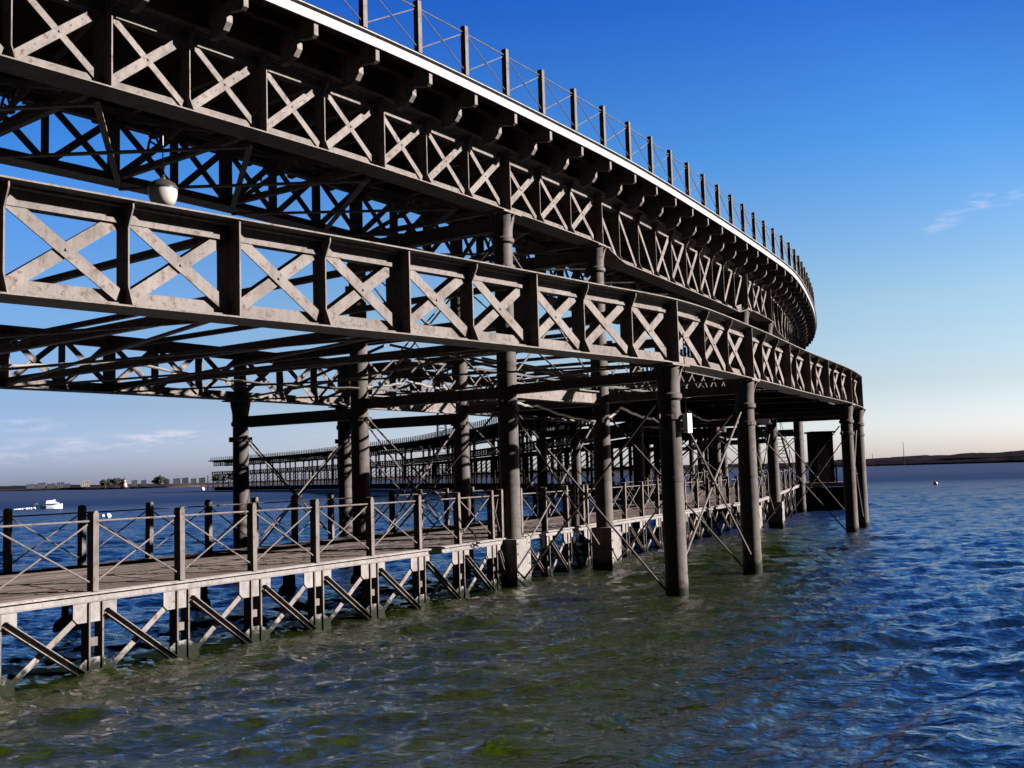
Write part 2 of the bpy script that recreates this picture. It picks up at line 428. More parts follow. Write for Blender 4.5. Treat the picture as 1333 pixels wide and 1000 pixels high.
# --- bent bracing, beams across at both levels
def ibeam(p, q, w, h, name='cross_beam', mat=IRON, parent=pier):
    m = MB(); p, q = Vector(p), Vector(q); z = Vector((0, 0, 1))
    m.bar(p, q, .025, h-.05, None)
    m.bar(p+z*(h/2-.012), q+z*(h/2-.012), w, .024); m.bar(p-z*(h/2-.012), q-z*(h/2-.012), w, .024)
    return m.build(name, mat, parent)
def rods(p0, p1, zlo, zhi, r=.024, both=True, name='tie_rod'):
    d = (p1-p0).normalized(); q0, q1 = p0+d*.26, p1-d*.26
    sd = d.cross(Vector((0, 0, 1)))*.04
    m = MB(); m.tube([q0+sd+Vector((0, 0, zhi)), q1+sd+Vector((0, 0, zlo))], r, 7); m.build(name, RAILM, pier)
    if both:
        m = MB(); m.tube([q0-sd+Vector((0, 0, zlo)), q1-sd+Vector((0, 0, zhi))], r, 7)
        mid = (q0+q1)/2+Vector((0, 0, (zlo+zhi)/2)); m.ring([(.09, -.02), (.09, .02)], mid, 10)
        m.build(name, RAILM, pier)
for s in nearb:
    A0, A1 = col_pts[(s, 0)], col_pts[(s, -4.6)]
    F = col_pts.get((s, -9.0)); Mp = col_pts.get((s, 'M'))
    dn = (A0-A1).normalized()
    ibeam(A1+dn*.24+Vector((0, 0, 4.55)), A0-dn*.24+Vector((0, 0, 4.55)), .22, .26)
    ibeam(A1+dn*.24+Vector((0, 0, 6.25)), A0-dn*.24+Vector((0, 0, 6.25)), .22, .26)
    ibeam(A1+dn*.24+Vector((0, 0, 8.62)), A0-dn*.24+Vector((0, 0, 8.62)), .26, .34)
    if F is not None:
        d = (A1-F).normalized()
        ibeam(F+d*.24+Vector((0, 0, 4.3)), A1-d*.24+Vector((0, 0, 4.3)), .3, .3); ibeam(F+Vector((0, 0, 6.02)), A1-d*.24+Vector((0, 0, 6.02)), .2, .22)
    if Mp is not None:
        d = (Mp-A0).normalized()
        ibeam(A0+d*.24+Vector((0, 0, 4.60)), Mp-d*.24+Vector((0, 0, 4.60)), .2, .22); ibeam(A0+d*.24+Vector((0, 0, 6.0)), Mp+Vector((0, 0, 6.0))-d*.05, .2, .22)
    if s < sC4+1:
        rods(A0, A1, .5, 4.2)
        if s > sC0+1: rods(A1, A0, 4.6, 8.2, .024)
        if F is not None and s > sC0-1: rods(A1, F, .5, 3.9)
        if Mp is not None: rods(A0, Mp, .12, 4.1)
    else:
        rods(A0, A1, .5, 4.2)
for s0, s1 in zip(nearb[0::2], nearb[1::2]):
    for off in (0, -4.6, -9.0):
        if (s0, off) in col_pts and (s1, off) in col_pts:
            p, q = col_pts[(s0, off)], col_pts[(s1, off)]; d = (q-p).normalized()
            rods(p, q, .5, 4.0 if off != -9.0 else 3.7)
            if off != -9.0:
                rods(p, q, 4.9, 8.0, .024)
                m = MB(); zc = 4.62; m.bar(p+d*.24+Vector((0, 0, zc)), q-d*.24+Vector((0, 0, zc)), .03, .30); m.bar(p+d*.24+Vector((0, 0, zc+.17)), q-d*.24+Vector((0, 0, zc+.17)), .2, .03); m.bar(p+d*.24+Vector((0, 0, zc-.17)), q-d*.24+Vector((0, 0, zc-.17)), .2, .03)
                m.build('plate_girder', IRON, pier)
for s0, s1 in ((sC1, sC2), (sC3, sC4)):
    rods(col_pts[(s0, 'M')], col_pts[(s1, 'M')], .45, 4.0, .026)

# floor beams of the lower level: transverse at each post, diagonals between
def uc_of_m(t): # matching position on the upper line
    if t <= sA: return sC1-(sA-t)*15.45/15.3
    if t <= sB: return sC1+(t-sA)/(sB-sA)*pair
    if t <= sMC: return sC2+(t-sB)/(sMC-sB)*span
    return sC3+(t-sMC)/(sD-sMC)*(sC4-sC3)
prev = None
for t, ty_ in zip(stM, tyM):
    if t in (sA, sB, sMC): ty_ = 'C'
    if ty_ == 'K': continue
    su = uc_of_m(t); a = MC.at(t, -.12, 4.98); b = UC.at(su, -8.88, 5.08)
    if ty_ == 'T': ibeam(a, b, .12, .15, 'floor_beam')
    if ty_ == 'T' and t < sA: ibeam(MC.at(t, -.05, 6.0), UC.at(su, -8.95, 6.05), .09, .11, 'floor_beam')
    if prev:
        m = MB(); m.bar(prev[0]-Vector((0, 0, .1)), b-Vector((0, 0, .1)), .08, .04); m.build('lateral_brace', IRON, pier)
        m = MB(); m.bar(prev[1]-Vector((0, 0, .15)), a-Vector((0, 0, .15)), .08, .04); m.build('lateral_brace', IRON, pier)
    prev = (a, b)
# light lattice girders along the inner column lines at the lower level
for off, a, b in ((-4.62, sC1, sC4), (.02, sC2, sC4)):
    m = MB(); n = int((b-a)/1.2)
    for z in (4.98, 5.86): m.sweep([(off-.05, z-.03), (off+.05, z-.03), (off+.05, z+.03), (off-.05, z+.03)], UC.frames(a+.27, b-.27, 1.0))
    for i in range(n):
        t0, t1 = a+.27+(b-a-.54)*i/n, a+.27+(b-a-.54)*(i+1)/n; N = UC.tn(t0)[1]
        m.bar(UC.at(t0, off+.035, 5.0), UC.at(t1, off+.035, 5.84), .015, .05, N); m.bar(UC.at(t0, off-.035, 5.84), UC.at(t1, off-.035, 5.0), .015, .05, N)
    m.build('lattice_girder', COLM, pier)
for s0, s1 in ((sC1, sC2), (sC2, sC3), (sC3, sC4)):
    for q in range(0, 6 if s1-s0 > 8 else 2):
        f = (q+.5)/(6 if s1-s0 > 8 else 2); t = s0+(s1-s0)*f
        m = MB(); m.bar(UC.at(t, -8.8, 6.3), UC.at(t, -.1, 6.3), .1, .1); m.bar(UC.at(t, -8.8, 5.15), UC.at(t, -4.7, 6.2), .05, .07); m.bar(UC.at(t, -4.5, 6.2), UC.at(t, -.2, 5.1), .05, .07); m.build('lateral_brace', IRON, pier)
# upper level lateral bracing and transverse sway frames with fan-shaped gussets
def fan(P, side, up, R, m):
    n = 9
    for i in range(n):
        a0, a1 = math.pi*i/n, math.pi*(i+1)/n
        p0 = P+side*math.cos(a0)*R+up*math.sin(a0)*R; p1 = P+side*math.cos(a1)*R+up*math.sin(a1)*R
        m.bar(p0, p1, .04, .035, side.cross(up))
    for i in range(1, 6):
        an = math.pi*i/6; m.bar(P, P+(side*math.cos(an)+up*math.sin(an))*(R-.02), .035, .035, side.cross(up))
    m.box(P, side*.07, side.cross(up)*.03, up*.07)
sts = [s for s in st2 if s > .8]
Zv = Vector((0, 0, 1))
for i, (s, t_) in enumerate(zip(st2, ty2)):
    if s > sC3+.1: break
    T, N = UC.tn(s)
    if t_ == 'T' and s > sC00+2:
        m = MB(); a = UC.at(s, -.3, 8.98); b = UC.at(s, -4.3, 8.98); a2 = UC.at(s, -.3, 10.2); b2 = UC.at(s, -4.3, 10.2)
        m.bar(a, b, .12, .12); m.bar(a-T*.03, b2-T*.03, .05, .1, T); m.bar(a2+T*.03, b+T*.03, .05, .1, T); fan(UC.at(s, -3.1, 9.35)+T*.09, N, Zv, .42, m); fan(UC.at(s, -1.5, 9.35)+T*.09, N, Zv, .42, m)
        m.build('sway_frame', IRON, pier)
for s0, s1 in zip(st2[::2], st2[2::2]):
    if s1 > sC3: break
    m = MB(); m.bar(UC.at(s0, -.2, 8.78), UC.at(s1, -4.4, 8.78), .11, .04); m.bar(UC.at(s0, -4.4, 8.72), UC.at(s1, -.2, 8.72), .11, .04)
    m.build('lateral_brace', IRON, pier)

# --- upper deck: planks, fascia, kerb, floor beams with stepped ends
endU = UC.L-1
m = MB(); m.sweep([(-5.9, DZ-.09), (1.24, DZ-.09), (1.24, DZ-.01), (-5.9, DZ-.01)], UC.frames(.7, endU, 1.6)); m.build('upper_deck', UPW, pier)
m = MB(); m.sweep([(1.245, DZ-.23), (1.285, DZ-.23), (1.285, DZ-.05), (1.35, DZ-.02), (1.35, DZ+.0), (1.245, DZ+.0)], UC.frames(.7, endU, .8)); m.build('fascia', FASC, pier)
m = MB(); m.sweep([(1.12, DZ+.002), (1.26, DZ+.002), (1.26, DZ+.07), (1.12, DZ+.07)], UC.frames(.7, endU, 1.6)); m.build('kerb', DARKW, pier)
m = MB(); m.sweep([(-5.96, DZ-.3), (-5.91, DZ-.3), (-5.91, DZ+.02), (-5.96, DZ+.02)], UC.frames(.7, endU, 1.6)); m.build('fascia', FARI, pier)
for off in (.72, -1.1, -3.5, -5.2):
    m = MB(); m.sweep([(off-.07, DZ-.27), (off+.07, DZ-.27), (off+.07, DZ-.092), (off-.07, DZ-.092)], UC.frames(.7, min(endU, 150), 1.6)); m.build('deck_stringer', UPW, pier)
bst = []
t = sC1
while t > .9: t -= 1.55
while t < endU-1: bst.append(t); t += 1.55
def floorbeam(m, s):
    T, N = UC.tn(s+.35); P = UC.at(s+.35)
    def Q(o, z): return P+N*o+Vector((0, 0, z))
    m.prism([Q(1.236, DZ-.095), Q(1.236, DZ-.46), Q(1.17, DZ-.50), Q(.55, DZ-.40), Q(-5.2, DZ-.40), Q(-5.8, DZ-.5), Q(-5.88, DZ-.45), Q(-5.88, DZ-.095)], T*.05)
    m.prism([Q(.58, DZ-.405), Q(.58, DZ-.55), Q(.47, DZ-.70), Q(.33, DZ-.76), Q(.33, ZT_U-.02+.0), Q(.33, DZ-.585), Q(-5.0, DZ-.585), Q(-5.0, DZ-.405)], T*.105) if False else m.prism([Q(.80, DZ-.402), Q(.80, DZ-.60), Q(.70, DZ-.72), Q(.52, DZ-.80), Q(.33, DZ-.80), Q(.33, DZ-.588), Q(-4.9, DZ-.588), Q(-4.9, DZ-.402)], T*.06)
for k, s in enumerate(bst[:88]):
    m = MB(); floorbeam(m, s); m.build('deck_beam', IRON if k < 60 else FARI, pier)
m = MB()
for s in bst[88:]: floorbeam(m, s)
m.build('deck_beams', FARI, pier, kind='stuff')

# --- distant part: bents and timber fender piles on the inner side
for s in [b for b in bents if b not in nearb]:
    for off in (0, -4.6):
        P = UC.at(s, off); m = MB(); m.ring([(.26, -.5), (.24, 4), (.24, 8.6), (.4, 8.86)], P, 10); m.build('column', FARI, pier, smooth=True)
m = MB()
nfp = 0
t = sC4+34
while t < UC.L-3 and nfp < 94:
    m = MB(); P = UC.at(t, -7.9); m.ring([(.17, -.6), (.16, 5.6)], P, 8); m.bar(UC.at(t, -7.9, 2.9), UC.at(t, -4.6, 5.5), .12, .12) ; m.build('fender_pile', DARKW, pier); nfp += 1; t += 3.75
m = MB(); m.sweep([(-8.25, .1), (-8.05, .1), (-8.05, 1.35), (-8.25, 1.35)], UC.frames(sC4+34, UC.L-10, 3)); m.build('waler', DARKW, pier)
m = MB(); m.sweep([(-8.22, 2.75), (-8.05, 2.75), (-8.05, 3.0), (-8.22, 3.0)], UC.frames(sC4+34, UC.L-10, 3)); m.build('waler', DARKW, pier)
m = MB(); m.sweep([(-8.1, 5.45), (0.1, 5.45), (.1, 5.58), (-8.1, 5.58)], UC.frames(sC4+34, UC.L-10, 3)); m.build('lower_deck', DARKW, pier)
# lower deck planking past the second bent and end girder
def slab_between(name, z0, z1, ta, tb, mat, n=10):
    vs = []; m = MB()
    for i in range(n+1):
        t = ta+(tb-ta)*i/n; a = MC.at(t, -.35, 0); b = UC.at(uc_of_m(t), -7.1, 0)
        vs += [a+Vector((0, 0, z0)), b+Vector((0, 0, z0)), b+Vector((0, 0, z1)), a+Vector((0, 0, z1))]
    fs = []
    for i in range(n):
        k = 4*i
        for j in range(4): fs.append((k+j, k+(j+1) % 4, k+4+(j+1) % 4, k+4+j))
    fs += [(3, 2, 1, 0), (4*n, 4*n+1, 4*n+2, 4*n+3)]
    m.add(vs, fs); return m.build(name, mat, pier)
slab_between('lower_deck', 4.84, 4.92, sB+(sMC-sB)*.42, sD-.1, DARKW)
e0, e1 = MC.at(sD-.02, -.3, 0), UC.at(sC4, .3, 0)
m = MB()
for z0, z1 in ((4.93, 5.15), (5.98, 6.24)): m.bar(e0+Zv*(z0+z1)/2, e1+Zv*(z0+z1)/2, .05, z1-z0)
for k in range(4):
    a = e0.lerp(e1, k/3); m.bar(a+Zv*5.16, a+Zv*5.97, .08, .08)
    if k < 3:
        b = e0.lerp(e1, (k+1)/3); m.bar(a+Zv*5.16, b+Zv*5.97, .03, .12); m.bar(b+Zv*5.16, a+Zv*5.97, .05, .10)
m.build('end_girder', IRON, pier)
# shed-like plated pier head under the deck
# ================================================================= UPPER RAILINGS
def railing(curve, off, z, sts_, h, root, pm, rr=.014, pw=.05, pd=.075, nsplit=95, rod_split=True, rounded=False, tx=1.0, skip=()):
    zf = z if callable(z) else (lambda t: z)
    h_ = h
    def post(m, t, h=h):
        P = curve.at(t, off, zf(t)); T, N = curve.tn(t)
        if rounded:
            P = P+T*random.uniform(-.006, .006); tilt = T*random.uniform(-.012, .012)+N*random.uniform(-.012, .012); h = h_+random.uniform(-.012, .012)
            pl = [P-T*pw]+[P+T*pw]+[P+T*pw+Zv*(h-.05)]+[P+T*pw*.6+Zv*(h-.012), P+Zv*h, P-T*pw*.6+Zv*(h-.012)]+[P-T*pw+Zv*(h-.05)]
            pl = [q+tilt*((q.z-P.z)/h) for q in pl]; m.prism(pl, N*pd)
        else: m.box(P+Zv*h/2, T*pw, N*pd, Zv*h/2)
    def bay(m, a, b):
        A, B = curve.at(a, off, zf(a)), curve.at(b, off, zf(b)); d = (B-A).normalized(); A = A+d*pw; B = B-d*pw
        N = d.cross(Zv)
        m.tube([A+Zv*(h-.14), B+Zv*(h-.14)], rr*1.15, 6)
        m.tube([A+N*.012+Zv*(h-.17), B+N*.012+Zv*.12], rr, 6); m.tube([A-N*.016+Zv*.12, B-N*.016+Zv*(h-.17)], rr, 6)
    rest = MB()
    for i, t in enumerate(sts_):
        if i < nsplit:
            m = MB(); post(m, t); m.build('railing_post', pm, root)
        else: post(rest, t)
    rest.build('railing_posts', pm, root, kind='stuff')
    rest = MB()
    for i in range(len(sts_)-1):
        if i in skip: continue
        if i < 90:
            m = MB(); bay(m, sts_[i], sts_[i+1]); m.build('rail_bars', pm, root)
        else: bay(rest, sts_[i], sts_[i+1])
    rest.build('rail_bars', pm, root, kind='stuff')
ur = thing('railing', UC.at(sC1, 1.25, DZ), 'iron post and cross rod railing along the bright outer edge of the upper deck', 'railing')
railing(UC, 1.22, DZ+.07, [t for t in bst if t > 8], 1.08, ur, RAILM, rr=.012, pw=.055, pd=.06)
ur2 = thing('railing', UC.at(sC4+20, -5.8, DZ), 'row of thin dark railing posts on the inner edge of the distant upper deck', 'railing')
railing(UC, -5.8, DZ+.0, [t for t in bst if t > sC4+10][::1], 1.1, ur2, FARI, rr=.010, pw=.085, pd=.085, nsplit=90)

# ================================================================= LOW WALKWAY
walk = thing('walkway', WC.at(WC.c[3], -2.3, 0), 'low plank walkway on braced iron legs just above the water under the pier', 'walkway')
WZ = 1.144
sW50 = WC.c[10]
def wz(t): return WZ+.46*max(0, (t-sW50)/(WC.L-sW50))
# each plank is a strip running along the walkway
m = MB(); nb = 30; wd = 4.62
rng = random.Random(3)
for j in range(nb):
    o0 = -.02-wd*j/nb; o1 = o0-wd/nb+.012; t = .8+rng.random()*3
    a = .5
    while a < WC.L-.1:
        b = min(a+(rng.uniform(2.6, 4.0)), WC.L); dz = rng.uniform(-.004, .004)
        m.sweep([(o1, -.05+dz), (o0, -.05+dz), (o0, dz), (o1, dz)], [(WC.at(t_, 0, wz(t_)), WC.tn(t_)[1]) for t_ in lin(a, b-.008, 3)])
        a = b
m.build('deck_planks', DECKW, walk)
for off, sg in ((.0, 1), (-4.64, -1)):
    m = MB()
    m.sweep([(off, -.14), (off+.045, -.14), (off+.045, .0), (off, .0)] if sg > 0 else [(off-.045, -.14), (off, -.14), (off, 0), (off-.045, 0)], WC.frames(.5, WC.L, .8, wz))
    if sg > 0: m.sweep([(.047, -.035), (.10, -.035), (.10, -.008), (.047, -.008)], WC.frames(.5, WC.L, .8, wz)); m.sweep([(.047, -.14), (.075, -.14), (.075, -.125), (.047, -.125)], WC.frames(.5, WC.L, .8, wz))
    m.build('edge_beam', PALE, walk)
# post stations measured from the first visible post
s0w = WC.c[3]-2.93+1.44
sP = WC.c[3]-1.52
wst = [sP+1.565*k for k in range(-9, 32)]
wst = [t for t in wst if .7 < t < WC.L-.2]
def sproj(P):   # arc position on WC nearest to P
    d = [(WC.at(t)-P).length for t in np.arange(0, WC.L, .1)]; return .1*int(np.argmin(d))
cols_w = [sproj(UC.at(s)) for s in (sC1, sC2, sC3, sC4)]
def frame_leg(t, off, sg):
    P = WC.at(t, off, 0); T, N = WC.tn(t); zt = wz(t)-.145; m = MB()
    for k in (-1, 1): m.box(P+T*k*.11+Zv*((zt-.9)/2), T*.014, N*.085, Zv*((zt+.9)/2))
    for z in (.78, .45): m.box(P+Zv*z, T*.096, N*.03, Zv*.06)
    o = m.build('leg', RAILM, walk); g = MB()
    c = P+N*sg*.05
    g.prism([c-T*.36+Zv*(zt-.20), c-T*.29+Zv*(zt-.27), c+T*.29+Zv*(zt-.27), c+T*.36+Zv*(zt-.20), c+T*.36+Zv*zt, c-T*.36+Zv*zt], N*.008)
    g.build('top_gusset', PALE, o); g = MB()
    g.prism([c-T*.38+Zv*-.15, c+T*.38+Zv*-.15, c+T*.3+Zv*.13, c+T*.12+Zv*.24, c-T*.12+Zv*.24, c-T*.3+Zv*.13], N*.008)
    g.build('bottom_gusset', PALE, o)
for i, t in enumerate(wst):
    if min(abs(t-c) for c in cols_w) < .45: continue
    frame_leg(t, .0, 1)
    if i % 2 == 0: frame_leg(t, -4.6, -1)
ext = sorted([t for t in wst if min(abs(t-c) for c in cols_w) >= .45]+cols_w)
for a, b in zip(ext, ext[1:]):
    if b-a < .7: continue
    zt = wz(a)-.145; T, N = WC.tn((a+b)/2); m = MB()
    pa, pb = WC.at(a+.16, 0, 0), WC.at(b-.16, 0, 0)
    q0, q1 = pa+N*.06+Zv*(zt-.14), pb+N*.06+Zv*(-.02); dd = (q1-q0).normalized(); oo = dd.cross(N).normalized()
    m.bar(q0, q1, .018, .095, N)
    for sg in (-1, 1): m.bar(q0+oo*sg*.042+N*.045, q1+oo*sg*.042+N*.045, .07, .012, N)
    m.bar(pa+N*.03+Zv*(-.02), pb+N*.03+Zv*(zt-.12), .02, .085, N)
    m.build('cross_brace', PALE if False else IRON, walk)
# joists across
for t in wst:
    m = MB(); m.bar(WC.at(t+.4, -.1, wz(t)-.13), WC.at(t+.4, -4.5, wz(t)-.13), .1, .12); m.build('joist', IRON, walk)
    
fr_ = thing('railing', WC.at(WC.c[3], 0, WZ), 'front railing of the low walkway with brown posts and thin cross rods', 'railing')
fst = sorted([t for t in wst if min(abs(t-c) for c in cols_w[:2]) > .45]+[c+k*.33 for c in cols_w[:2] for k in (-1, 1)])
sk = [i for i in range(len(fst)-1) if fst[i+1]-fst[i] < .7 and any(fst[i] < c < fst[i+1] for c in cols_w)]
railing(WC, .0, wz, fst, 1.12, fr_, RAILM, rr=.013, pw=.046, pd=.068, rounded=True, skip=sk)
rr_ = thing('railing', WC.at(WC.c[3], -4.6, WZ), 'rear railing of the low walkway on its far side against the blue water', 'railing')
railing(WC, -4.6, wz, [t+.25 for t in wst if t+.25 < WC.L], 1.12, rr_, RAILM, rr=.013, pw=.046, pd=.068, rounded=True)

# far platform at the end of the walkway, stairs, cabin
E0 = WC.at(WC.L, 0, 0)
plat = thing('platform', (E0.x+1, E0.y+3, 0), 'dark low timber platform at the far end of the walkway under the curving pier', 'platform')
m = MB(); zz = 1.6
for k in range(40): m.abox(E0.x-6, E0.x+3.6, E0.y+.2+k*.2, E0.y+.385+k*.2, zz-.06, zz)
m.build('deck_planks', DECKW, plat)
m = MB(); m.abox(E0.x-6, E0.x+3.6, E0.y+.12, E0.y+.19, zz-.24, zz+.0); m.build('edge_beam', PALE, plat)
m = MB(); m.abox(E0.x-5.8, E0.x+3.5, E0.y+.25, E0.y+.35, -.3, zz-.26)
for k in range(24): m.abox(E0.x-5.8+k*.4, E0.x-5.72+k*.4, E0.y+.2, E0.y+.249, -.3, zz-.26)
m.build('fender_boards', DARKW, plat)
for k in range(5):
    for yy in (.6, 7.6):
        m = MB(); m.ring([(.16, -.5), (.16, zz-.062)], (E0.x-5.6+k*2.2, E0.y+yy, 0), 10); m.build('pile', DARKW, plat, smooth=True)
prl = thing('railing', (E0.x+1.5, E0.y+.4, zz), 'short railing on the far platform between walkway end and dark cabin', 'railing')
PC = Curve([(E0.x+.1, E0.y+.3), (E0.x+1.2, E0.y+.3), (E0.x+2.2, E0.y+.3)])
railing(PC, 0, zz, [.02, .5, 1.0, 1.5, 2.05], 1.1, prl, RAILM, rr=.014, pw=.04, pd=.04)
cab = thing('cabin', (E0.x+2.0, E0.y+2.2, zz), 'tall dark plank cabin standing on the far platform below the pier deck', 'cabin')
cx, cy = E0.x+1.75, E0.y+1.9
m = MB(); m.abox(cx-.6, cx+.6, cy-.6, cy+.6, zz+.002, zz+2.9)
for k in range(8): m.abox(cx-.6+k*.15+.005, cx-.6+k*.15+.14, cy-.625, cy-.602, zz+.01, zz+2.88)
m.build('wall', DARKW, cab)
m = MB(); m.abox(cx-.72, cx+.72, cy-.72, cy+.72, zz+2.902, zz+3.0); m.build('roof', DARKW, cab)
m = MB(); m.abox(cx-.4, cx+.35, cy-.66, cy-.63, zz+.02, zz+2.0); d_ = m.build('door', COLM, cab)
m = MB(); m.abox(cx+.22, cx+.3, cy-.70, cy-.662, zz+.95, zz+1.0); m.build('handle', BRASS, d_)
stair = thing('staircase', (E0.x-1.4, E0.y-1.2, zz), 'open tread staircase climbing from the far platform to the lower deck of the pier', 'staircase')
sx0, sx1 = E0.x-1.12, E0.x-.12; sy = E0.y+.9
for k in range(13):
    m = MB(); m.abox(sx0+.05, sx1-.05, sy+k*.2, sy+k*.2+.26, zz+.2+k*.22, zz+.235+k*.22); m.build('tread', RAILM, stair)
for x_ in (sx0, sx1):
    m = MB(); m.bar((x_, sy-.1, zz+.08), (x_, sy+2.8, zz+3.05), .05, .22); m.build('stringer', IRON, stair)
    m = MB(); m.tube([(x_, sy-.1, zz+1.0), (x_, sy+2.8, zz+3.95)], .02, 6)
    for k in range(4): m.tube([(x_, sy+k*.9, zz+.25+k*.95), (x_, sy+k*.9, zz+1.1+k*.95)], .015, 6)
    m.build('handrail', RAILM, stair)

# ================================================================= HANGING LAMP, CABLES, SIGN BOX
def lamp(P, sc=1.0, label=None):
    P = Vector(P); L = thing('hanging_lamp', P, label, 'lamp')
    m = MB(); m.ring([(r*sc, z*sc) for r, z in ((.01, -.33), (.10, -.325), (.18, -.295), (.235, -.23), (.265, -.14), (.275, -.05), (.27, .03))], P, 24); m.build('globe', GLASS, L, smooth=True)
    m = MB(); m.ring([(r*sc, z*sc) for r, z in ((.285, .02), (.29, .05), (.24, .13), (.15, .19), (.08, .22), (.05, .24))], P, 24); m.build('hood', HOODM, L, smooth=True)
    m = MB(); m.ring([(r*sc, z*sc) for r, z in ((.05, .24), (.06, .27), (.035, .31), (.03, .42), (.045, .44), (.045, .48), (.02, .5))], P, 14); m.build('stem', BRASS, L, smooth=True)
    m = MB(); m.tube([P+Zv*.49*sc, P+Zv*(.49*sc+.55)], .012, 6); m.build('hanger', HOODM, L)
    return L
lamp((-6.15, 18.9, 7.86), .92, 'round opal glass lamp with dark hood hanging above the lower girder')

def cable(pts, r, label, sag=.0):
    P = [Vector(p) for p in pts]; q = []
    for a, b in zip(P, P[1:]):
        for i in range(12):
            f = i/12; p = a.lerp(b, f); p.z -= sag*4*f*(1-f)*(b-a).length; p.z += .012*math.sin(len(q)*1.9); q.append(p)
    q.append(P[-1]); m = MB(); m.tube(q, r, 7); o = m.build('cable', ROPE); props(o, label, 'cable', None); return o
def px(x, y, Y):   # point at distance Y along the view ray of a photo pixel (for loose wires only)
    v = CAMM @ Vector(((x-666.5)/1400, -(y-500)/1400, -1)); return Vector((0, 0, EYE))+v*(Y/v.y)
roll = math.atan(.03); pitch = math.atan((638-.03*666.5-500)*math.cos(roll)/1400)
fw = Vector((0, math.cos(pitch), math.sin(pitch))); u0 = Vector((0, -math.sin(pitch), math.cos(pitch))); r0 = Vector((1, 0, 0))
rt = r0*math.cos(roll)-u0*math.sin(roll); up = u0*math.cos(roll)+r0*math.sin(roll)
CAMM = Matrix((rt, up, -fw)).transposed()
cable([px(-60, 478, 20), px(20, 476, 22.0), px(155, 469, 24.5), px(300, 495, 26.2), px(468, 506, 26.6)], .034, 'sagging pale cable tied between the left columns under the girders', .012)
cable([px(478, 505, 26.6), px(535, 497, 27.5), px(598, 509, 31), px(655, 522, 25.2)], .03, 'pale cable dipping from the thick left column to the middle column', .012)
cable([px(665, 520, 25.4), px(700, 528, 27.5), px(775, 548, 29.4)], .034, 'pale cable sagging between the two middle outer columns', .03)
cable([px(792, 545, 29.4), px(808, 530, 30), px(850, 545, 34), px(880, 551, 40)], .04, 'pale cable looping right behind the second outer column', .015)
cable([px(896, 534, 40), px(930, 546, 42), px(962, 536, 43)], .035, 'short pale cable drooping under the deck between the two front columns', .07)
sb = thing('switch_box', px(895, 552, 24), 'small white metal box fixed beside the front column', 'box')
P = px(894.5, 551, 22.4); m = MB(); ba, bb_ = Vector((.55, .83, 0)), Vector((.83, -.55, 0)); m.box(P, ba*.10, bb_*.06, (0, 0, .20)); m.build('box_body', WHITE, sb)
m = MB(); m.box(P+bb_*.066, ba*.085, bb_*.005, (0, 0, .18)); m.build('cover', WHITE, sb)
m = MB(); m.bar(P+Vector((0, .05, .22)), P+Vector((0, .05, 1.9)), .02, .02); m.build('conduit', RAILM, sb)

# ================================================================= RIVER OBJECTS AND FAR SHORE
def at_water(x, y, z=0):
    v = CAMM @ Vector(((x-666.5)/1400, -(y-500)/1400, -1)); k = (z-EYE)/v.z; return Vector((0, 0, EYE))+v*k
def hullmesh(m, P, L, B, H, ang=0):
    P = Vector(P); a = Vector((math.cos(ang), math.sin(ang), 0)); b = Vector((-a.y, a.x, 0)); rows = []
    for f, w, k in ((-.5, .8, 0), (-.2, 1, 0), (.15, .95, .02), (.38, .55, .08), (.5, .05, .18)):
        c = P+a*L*f
        rows.append([c-b*B/2*w+Zv*(H*(1+k*2)), c-b*B/2*w*.75-Zv*.15, c+b*B/2*w*.75-Zv*.15, c+b*B/2*w+Zv*(H*(1+k*2))])
    vs = [p for r_ in rows for p in r_]; fs = []
    for i in range(4):
        for j in range(4): fs.append((4*i+j, 4*i+4+j, 4*i+4+(j+1) % 4, 4*i+(j+1) % 4))
    fs += [(0, 1, 2, 3), (19, 18, 17, 16)]; m.add(vs, fs); return a, b
bp = at_water(67, 662)
boat = thing('motorboat', bp, 'white motorboat speeding across the river behind the walkway railing', 'boat')
m = MB(); a, b = hullmesh(m, bp, 2.7, 1.2, .42, .2); m.build('hull', WHITE, boat)
m = MB(); m.prism([bp+a*.9+Zv*.62, bp-a*.6+Zv*.62, bp-a*.5+Zv*1.05, bp+a*.35+Zv*1.1], b*.5); cb = m.build('cabin', WHITE, boat)
m = MB(); m.prism([bp+a*.86+Zv*.72, bp+a*.9+Zv*.72, bp+a*.42+Zv*1.05, bp+a*.38+Zv*1.05], b*.45); m.build('windscreen', DARKG, cb)
m = MB(); m.box(bp-a*1.9+Zv*.45, a*.14, b*.14, Zv*.3); m.build('outboard_motor', RUBBER, boat)
FOAM = plain('foam', (.45, .47, .48), .9, 2, .3)
m = MB(); rg = random.Random(5)
for k in range(60):
    f = rg.random(); c = bp-a*(1.9+f*2.6)+b*rg.uniform(-.5, .5)*(1+f); r_ = rg.uniform(.1, .22)*(1-f*.5); m.ring([(r_*.5, -.05), (r_, .05), (r_*.7, .14*(1-f)+.06), (r_*.1, .2*(1-f)+.07)], c, 6)
m = m.build('wake', FOAM); props(m, 'white foam wake trailing the motorboat', 'wake', None, 'stuff')
def buoy(x, y, r, mat, label, n=2):
    P = at_water(x, y); o = thing('buoy', P, label, 'buoy')
    m = MB(); m.ring([(r*math.sin(math.pi*i/8)+.01, r*(.5-math.cos(math.pi*i/8))) for i in range(9)], P, 14); f = m.build('float', mat, o, smooth=True)
    m = MB(); m.ring([(r*.18, r*1.45), (r*.18, r*1.75), (r*.3, r*1.8)], P, 8); m.build('top_eye', RUBBER, o)
buoy(141, 673.5, .22, WHITE, 'round white buoy floating beyond the second walkway post')
buoy(134, 672.8, .13, WHITE, 'tiny white buoy left of the round white one')
